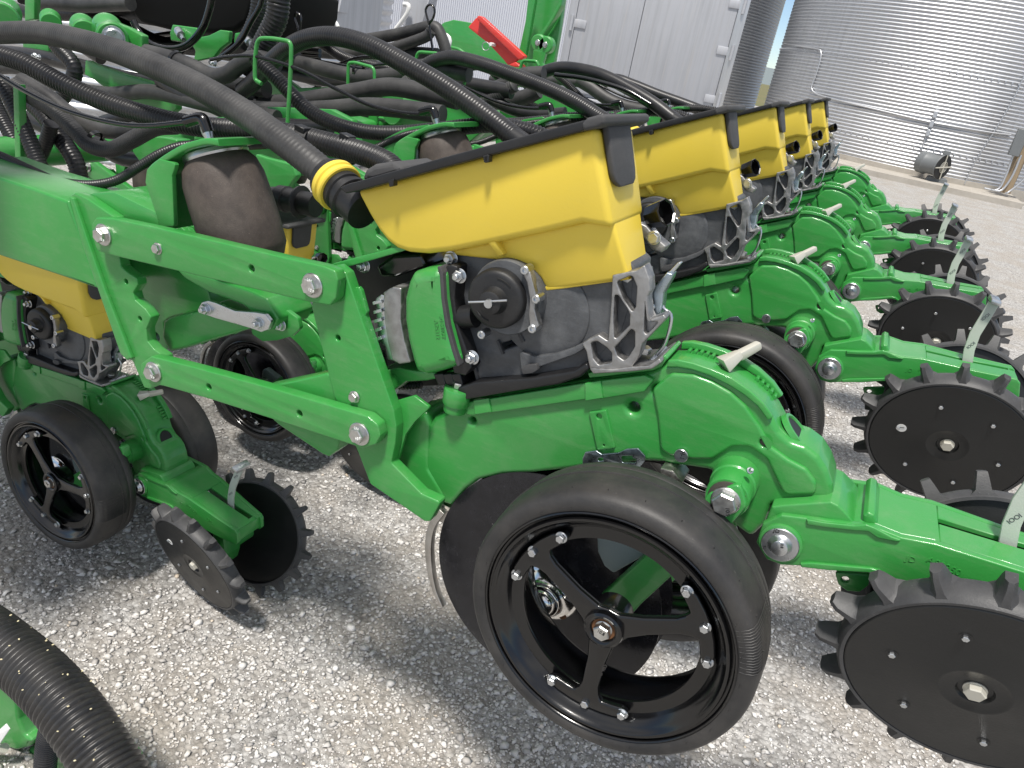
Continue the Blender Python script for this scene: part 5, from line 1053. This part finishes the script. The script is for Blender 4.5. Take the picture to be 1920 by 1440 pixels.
dh([(96, 232), (88, 262), (72, 300), (60, 330)], 1.38, 0.019, 'ribbed dark hose dropping behind the bundle at left', 'hose', 0.008)
dh([(90, 60), (112, 92), (134, 116), (140, 138), (128, 165), (112, 190)], 1.9, 0.027, 'short ribbed hose hooked behind the arching seed hose', 'hose', 0.010)
dh([(-30, 96), (60, 104), (150, 124), (240, 148), (330, 160), (420, 158), (500, 168)], 2.25, 0.030, 'black hose along the frame just under the arching seed hose', 'hose')
dh([(-30, 128), (40, 128), (110, 160), (200, 176), (280, 172), (350, 186), (430, 205), (520, 222)], 2.0, 0.026, 'dusty hose weaving behind the green frame plate')
dh([(30, 172), (72, 205), (112, 256), (140, 300), (150, 335)], 1.42, 0.024, 'ribbed dark hose dropping over the round green tube', 'hose', 0.009)
dh([(-30, 205), (30, 214), (80, 236), (120, 250), (170, 240), (215, 226), (262, 222)], 1.55, 0.022, 'dark hose lying along the round green tube', 'hose')
dh([(60, 18), (110, 26), (180, 30), (240, 52), (300, 80), (380, 92), (470, 90), (560, 112)], 2.9, 0.034, 'thick black hose running below the tank', 'hose', 0.012)
dh([(-30, 10), (40, 20), (90, 44), (150, 84), (190, 110)], 2.6, 0.030, 'thick black hose passing behind the hinge bosses', 'hose')
dh([(180, 268), (230, 296), (300, 300), (360, 284), (430, 268), (500, 262)], 1.6, 0.024, 'dark hose low beside the green bar', 'hose')
dh([(440, 118), (520, 132), (610, 150), (700, 152), (790, 142), (880, 158), (960, 172)], 3.0, 0.030, 'long dark hose threading behind all the wire loops', 'hose')
dh([(560, 60), (600, 80), (650, 110), (720, 128), (800, 150)], 3.3, 0.026, 'ribbed hose descending behind the first seed hose arch', 'hose', 0.010)
dh([(300, 150), (340, 176), (400, 200), (460, 226), (540, 236), (620, 238)], 2.0, 0.024, 'smooth hose descending under the arching seed hose', 'hose')
dh([(860, 150), (900, 175), (960, 205), (1010, 215), (1060, 212)], 3.0, 0.024, 'dark hose under the second seed hose near the third bracket', 'hose')
dh([(524, -30), (523, 0), (518, 35), (500, 72), (480, 108), (465, 135)], 2.05, 0.036, 'thick ribbed hose dropping from the top behind the wire loop', 'hose', 0.012)
dh([(482, -30), (486, 0), (482, 30), (470, 60), (455, 85)], 2.3, 0.030, 'thick ribbed hose left of the dropping one', 'hose', 0.012)
dh([(150, 30), (200, 40), (260, 70), (285, 88), (340, 90)], 2.8, 0.024, 'black hydraulic hose under the tank, left')
dh([(250, 40), (262, 62), (285, 84), (320, 92), (352, 84), (378, 56), (392, 20), (400, -20)], 2.2, 0.013, 'glossy hydraulic hose looping down in front of the black tank', 'gloss')
dh([(494, -20), (488, 10), (470, 42), (452, 75), (425, 100), (395, 118)], 2.1, 0.009, 'glossy hydraulic hose with silver fitting slanting from the top', 'gloss')
for k, (y0_, y1_) in enumerate(((62, 66), (70, 74), (80, 84), (90, 96), (98, 103))):
    dh([(270, y0_ + 8), (340, y0_), (420, y1_ + 6), (500, y1_ + 22), (600, y1_ + 30)], 3.0 + 0.05 * k, 0.012, 'black cable number %d of the stack under the tank' % (k + 1) if False else ['topmost', 'second from the top', 'middle', 'second from the bottom', 'lowest'][k] + ' black cable of the stack under the tank', 'gloss')
for k, pts in enumerate(([(560, 108), (620, 120), (690, 132), (760, 150)], [(620, 128), (680, 108), (750, 112), (800, 118)], [(560, 148), (600, 158), (660, 150), (710, 160)], [(850, 140), (880, 150), (905, 158), (960, 150)], [(1040, 140), (1100, 148), (1170, 168), (1220, 196)], [(570, 176), (610, 155), (655, 132), (672, 127)])):
    hose('cable', [(x, y, 2.9 + 0.1 * k) for x, y in pts], 0.010, 'thin black cable in the tangle, ' + ['crossing under the first seed hose arch', 'passing the second wire loop', 'beside the first wire loop', 'between the second and third wire loops', 'in front of the trailer doors', 'rising to the clamp on the second wire loop'][k], 'gloss', None, n=8, cat='cable', group='thin cables in the tangle')
q = Q(402, 120, 1.9)
# zip tie loop
zt_ = [Q(x, y, 3.5) for x, y in ((805, 46), (800, 30), (798, 18), (804, 9), (812, 11), (815, 22), (811, 36), (805, 46), (808, 70), (811, 94))]
tag(add('zip_tie', from_bm(tube_bm(spline([p - zt_[0] for p in zt_], 0.012), 0.006, 6), 'z', 60), 'gloss', None, zt_[0]), 'black zip tie with its tail looped up against the shed wall', 'zip tie')
zt_ = [Q(x, y, 2.6) for x, y in ((562, 62), (556, 45), (552, 32), (558, 24), (564, 32), (563, 50), (562, 62))]
tag(add('zip_tie', from_bm(tube_bm(spline([p - zt_[0] for p in zt_], 0.012), 0.005, 6), 'z', 60), 'gloss', None, zt_[0]), 'black zip tie loop standing up beside the thick dropping hose', 'zip tie')
# green wire hose guides
WG = 'green wire hose guides'
def wire(pts, Y, r, lab):
    P = [Q(x, y, Y) for x, y in pts]; c0 = P[0]
    F3 = []; 
    for i, p in enumerate(P):
        if 0 < i < len(P) - 1:
            a, b = P[i - 1] - p, P[i + 1] - p; t = min(0.02, a.length * .4, b.length * .4); p1, p2 = p + a.normalized() * t, p + b.normalized() * t
            for k in range(5): s_ = k / 4; F3.append(p1 * (1 - s_) ** 2 + p * 2 * s_ * (1 - s_) + p2 * s_ * s_)
        else: F3.append(p)
    o = add('hose_guide', from_bm(tube_bm([p - c0 for p in F3], r, 10), 'w', 60), 'green', None, c0); return tag(o, lab, 'hose guide', WG)
w1 = wire([(490, 157), (478, 150), (478, 110), (483, 72), (510, 72), (546, 78), (546, 110), (543, 170), (539, 236)], 1.80, 0.0062, 'green wire loop around the first corrugated hose')
w2 = wire([(652, 170), (653, 118), (665, 117), (702, 127), (702, 170)], 2.45, 0.0062, 'green wire loop with a flat drilled strap below it')
c0 = w2.location.copy(); add('strap', shift(plate2d(xz([(698, 160), (715, 164), (714, 180), (705, 192), (707, 232), (688, 232), (697, 190)], 2.46), 2.46, 2.47, 0.001, [ring2((lambda q: (q.x, q.z))(Q(706, 174, 2.46)), 0.006)]), c0), 'green', w2)
wire([(800, 160), (777, 157), (778, 120), (783, 97), (820, 100), (822, 112)], 2.9, 0.0068, 'green wire loop left of the second seed hose arch')
wire([(827, 140), (826, 124), (845, 124), (866, 130), (873, 145), (868, 170), (866, 200)], 2.75, 0.0068, 'green wire loop standing under the second seed hose arch')
wire([(990, 162), (972, 160), (975, 130), (980, 113), (1006, 115), (1010, 124)], 3.4, 0.0075, 'green wire loop behind the second seed hose arch near the mast')
wire([(1110, 163), (1092, 163), (1094, 145), (1100, 124), (1118, 127)], 4.1, 0.0075, 'green wire loop in front of the trailer doors')
wire([(838, 92), (842, 88), (860, 92), (871, 100)], 4.4, 0.010, 'green wire hook in front of the round green plate')
pst = Q(33, 230, 1.30); po = thing('green_post', pst, 'upright green flat post at the far left among the hoses', 'post'); PL('post_bar', [(24, 160), (34, 158), (38, 296), (28, 298)], 1.28, 1.30, 'green', po, 0.002, 0.002, org=pst)
# clear loops of pale tubing hooks
for pts, lab in (([(606, 40), (617, 36), (628, 40), (634, 50)], 'pale bent tube hook above the first seed hose arch'), ([(828, 62), (840, 68), (844, 76), (841, 90)], 'pale bent tube hook in front of the round green plate')):
    P = [Q(x, y, 4.3) for x, y in pts]; tag(add('tube_hook', from_bm(tube_bm(spline([p - P[0] for p in P], 0.02), 0.012, 8), 'h', 60), 'white', None, P[0]), lab, 'tube hook')
# wire clamps on corrugated hoses
for x, y, lab in ((566, 252, 'black hose clamp left of the yellow locking ring'), (650, 268, 'black hose clamp above the yellow locking ring')):
    q = Q(x, y, 1.10); t_ = thing('hose_clamp', q, lab, 'hose clamp', 'clamps on the corrugated hose')
    o = add('band', from_bm(lathe([(-0.009, 0.0212), (-0.009, 0.0225), (0.009, 0.0225), (0.009, 0.0212)], 24), 'b', 40), 'black', t_, Vector((0.004, 0.005, -0.013))); o.rotation_euler = (0, R_(15), R_(-80))
    LOFT('lug', [q + Vector((-0.010, -0.01, 0.006)), q + Vector((0.012, -0.01, 0.003)), q + Vector((0.012, -0.01, 0.013)), q + Vector((-0.010, -0.01, 0.016))], [q + Vector((-0.010, 0.01, 0.006)), q + Vector((0.012, 0.01, 0.003)), q + Vector((0.012, 0.01, 0.013)), q + Vector((-0.010, 0.01, 0.016))], 'black', t_, 0.001, 1, org=q)
# black plug left of the locking ring
q0_, q1_ = Q(500, 366, 1.22), Q(625, 392, 1.22); plg = thing('wiring_plug', q0_, 'black multi pin plug lying left of the yellow locking ring', 'plug')
dv = (q1_ - q0_).normalized()
o = add('plug_body', from_bm(lathe([(0, 0), (0, 0.008), (0.012, 0.010), (0.014, 0.020), (0.030, 0.022), (0.034, 0.026), (0.055, 0.027), (0.057, 0.024), (0.085, 0.024), (0.087, 0.033), (0.092, 0.034), (0.094, 0.024), (0.13, 0.024), (0.13, 0)], 32), 'p', 35), 'black', plg); o.rotation_euler = Vector((0, 1, 0)).rotation_difference(dv).to_euler()

# ------------------------------------------------------------------ lower left foreground: thick hose and part of another unit
hose('suction_hose', [(-90, 1150, 0.62), (-40, 1178, 0.62), (10, 1215, 0.615), (70, 1265, 0.61), (120, 1318, 0.60), (165, 1378, 0.59), (205, 1440, 0.58), (240, 1500, 0.57), (270, 1570, 0.56)], 0.052, 'thick shiny corrugated hose across the bottom left corner', 'hosebig', 0.0112, 0.13, 40, 5)
hose('branch_hose', [(112, 1330, 0.66), (98, 1355, 0.655), (88, 1400, 0.65), (84, 1450, 0.64), (80, 1510, 0.63)], 0.022, 'thin corrugated hose beside the thick one at the bottom left', 'hose', 0.0068, 0.17, 20)
fg = thing('planter_bracket', Q(30, 1360, 0.66), 'green cast bracket under the thick hose at the bottom left corner', 'bracket'); FO = fg.location.copy()
PL('bracket_arm', [(-60, 1265), (0, 1272), (22, 1282), (27, 1300), (33, 1350), (45, 1380), (60, 1390), (52, 1402), (30, 1408), (0, 1398), (-60, 1390)], 0.66, 0.72, 'green', fg, 0.008, 0.01, org=FO, seg=3)
PL('bracket_base', [(-60, 1400), (30, 1404), (70, 1408), (130, 1420), (170, 1445), (200, 1480), (-60, 1500)], 0.68, 0.78, 'green', fg, 0.01, 0.012, org=FO, seg=3)
PL('rubber_tooth', [(30, 1300), (42, 1306), (40, 1340), (62, 1352), (52, 1372), (34, 1360)], 0.75, 0.78, 'tooth', fg, 0.003, 0.003, org=FO)
PL('label_plate', [(-20, 1385), (10, 1358), (17, 1368), (-8, 1405)], 0.62, 0.623, 'white', fg, 0.0005, 0.001, org=FO)
add('silver_rod', from_bm(tube_bm([Q(-30, 1420, 0.62) - FO, Q(8, 1402, 0.63) - FO], 0.010, 16), 'r', 60), 'handle', fg)
add('drive_cover', from_bm(lathe([(0, 0), (0, 0.02), (0.01, 0.022), (0.03, 0.022), (0.03, 0)], 20)), 'black', fg, Q(-6, 1392, 0.66) - FO)
# chaff and seeds stuck to the thick hose
bm = bmesh.new(); P = spline([Q(*p) for p in [(-40, 1178, 0.62), (10, 1215, 0.615), (70, 1265, 0.61), (120, 1318, 0.60), (165, 1378, 0.59), (205, 1440, 0.58)]], 0.004)
for k in range(70):
    i = random.randrange(2, len(P) - 2); t = (P[i + 1] - P[i]).normalized(); sd_ = t.cross(Vector((0, 0, 1))).normalized(); upv = sd_.cross(t)
    a = random.uniform(-0.9, 2.6); p = P[i] + (sd_ * -math.cos(a) + upv * math.sin(a)) * 0.0522; s_ = random.uniform(0.0006, 0.0018)
    bmesh.ops.create_icosphere(bm, subdivisions=1, radius=s_, matrix=Matrix.Translation(p) @ Matrix.Rotation(random.random() * 3, 4, 'Z') @ Matrix.Diagonal((1.6, 1, 0.7, 1)))
o = add('chaff_specks', from_bm(bm), 'seed'); o['kind'] = 'stuff'; o['label'] = 'pale chaff specks stuck on the thick corrugated hose'; o['category'] = 'chaff'

drop_sticker(U)

# straps round the bundled hoses
for x, y, Y_, r_, d_, lab in ((178, 262, 1.34, 0.024, (0.9, 0.1, -0.35), 'black strap round the lowest sagging dusty hose'), (488, 195, 2.27, 0.034, (1, 0, -0.05), 'black strap round the long grey hose right of the first wire loop'),
                              (672, 130, 2.7, 0.034, (1, 0, -0.1), 'black strap on the dark hose inside the second wire loop'), (838, 190, 3.3, 0.038, (1, 0, 0), 'black strap on the grey hose behind the second seed hose'),
                              (330, 112, 2.0, 0.031, (0.9, 0, -0.3), 'black strap on the dusty hose behind the long arching seed hose')):
    q = Q(x, y, Y_); me = from_bm(lathe([(-0.005, r_ - 0.003), (-0.006, r_), (0.006, r_), (0.005, r_ - 0.003)], 24), 's', 40)
    o = add('hose_strap', me, 'gloss', None, q); o.rotation_euler = Vector((0, 1, 0)).rotation_difference(Vector(d_).normalized()).to_euler(); tag(o, lab, 'strap', 'straps round the hoses')
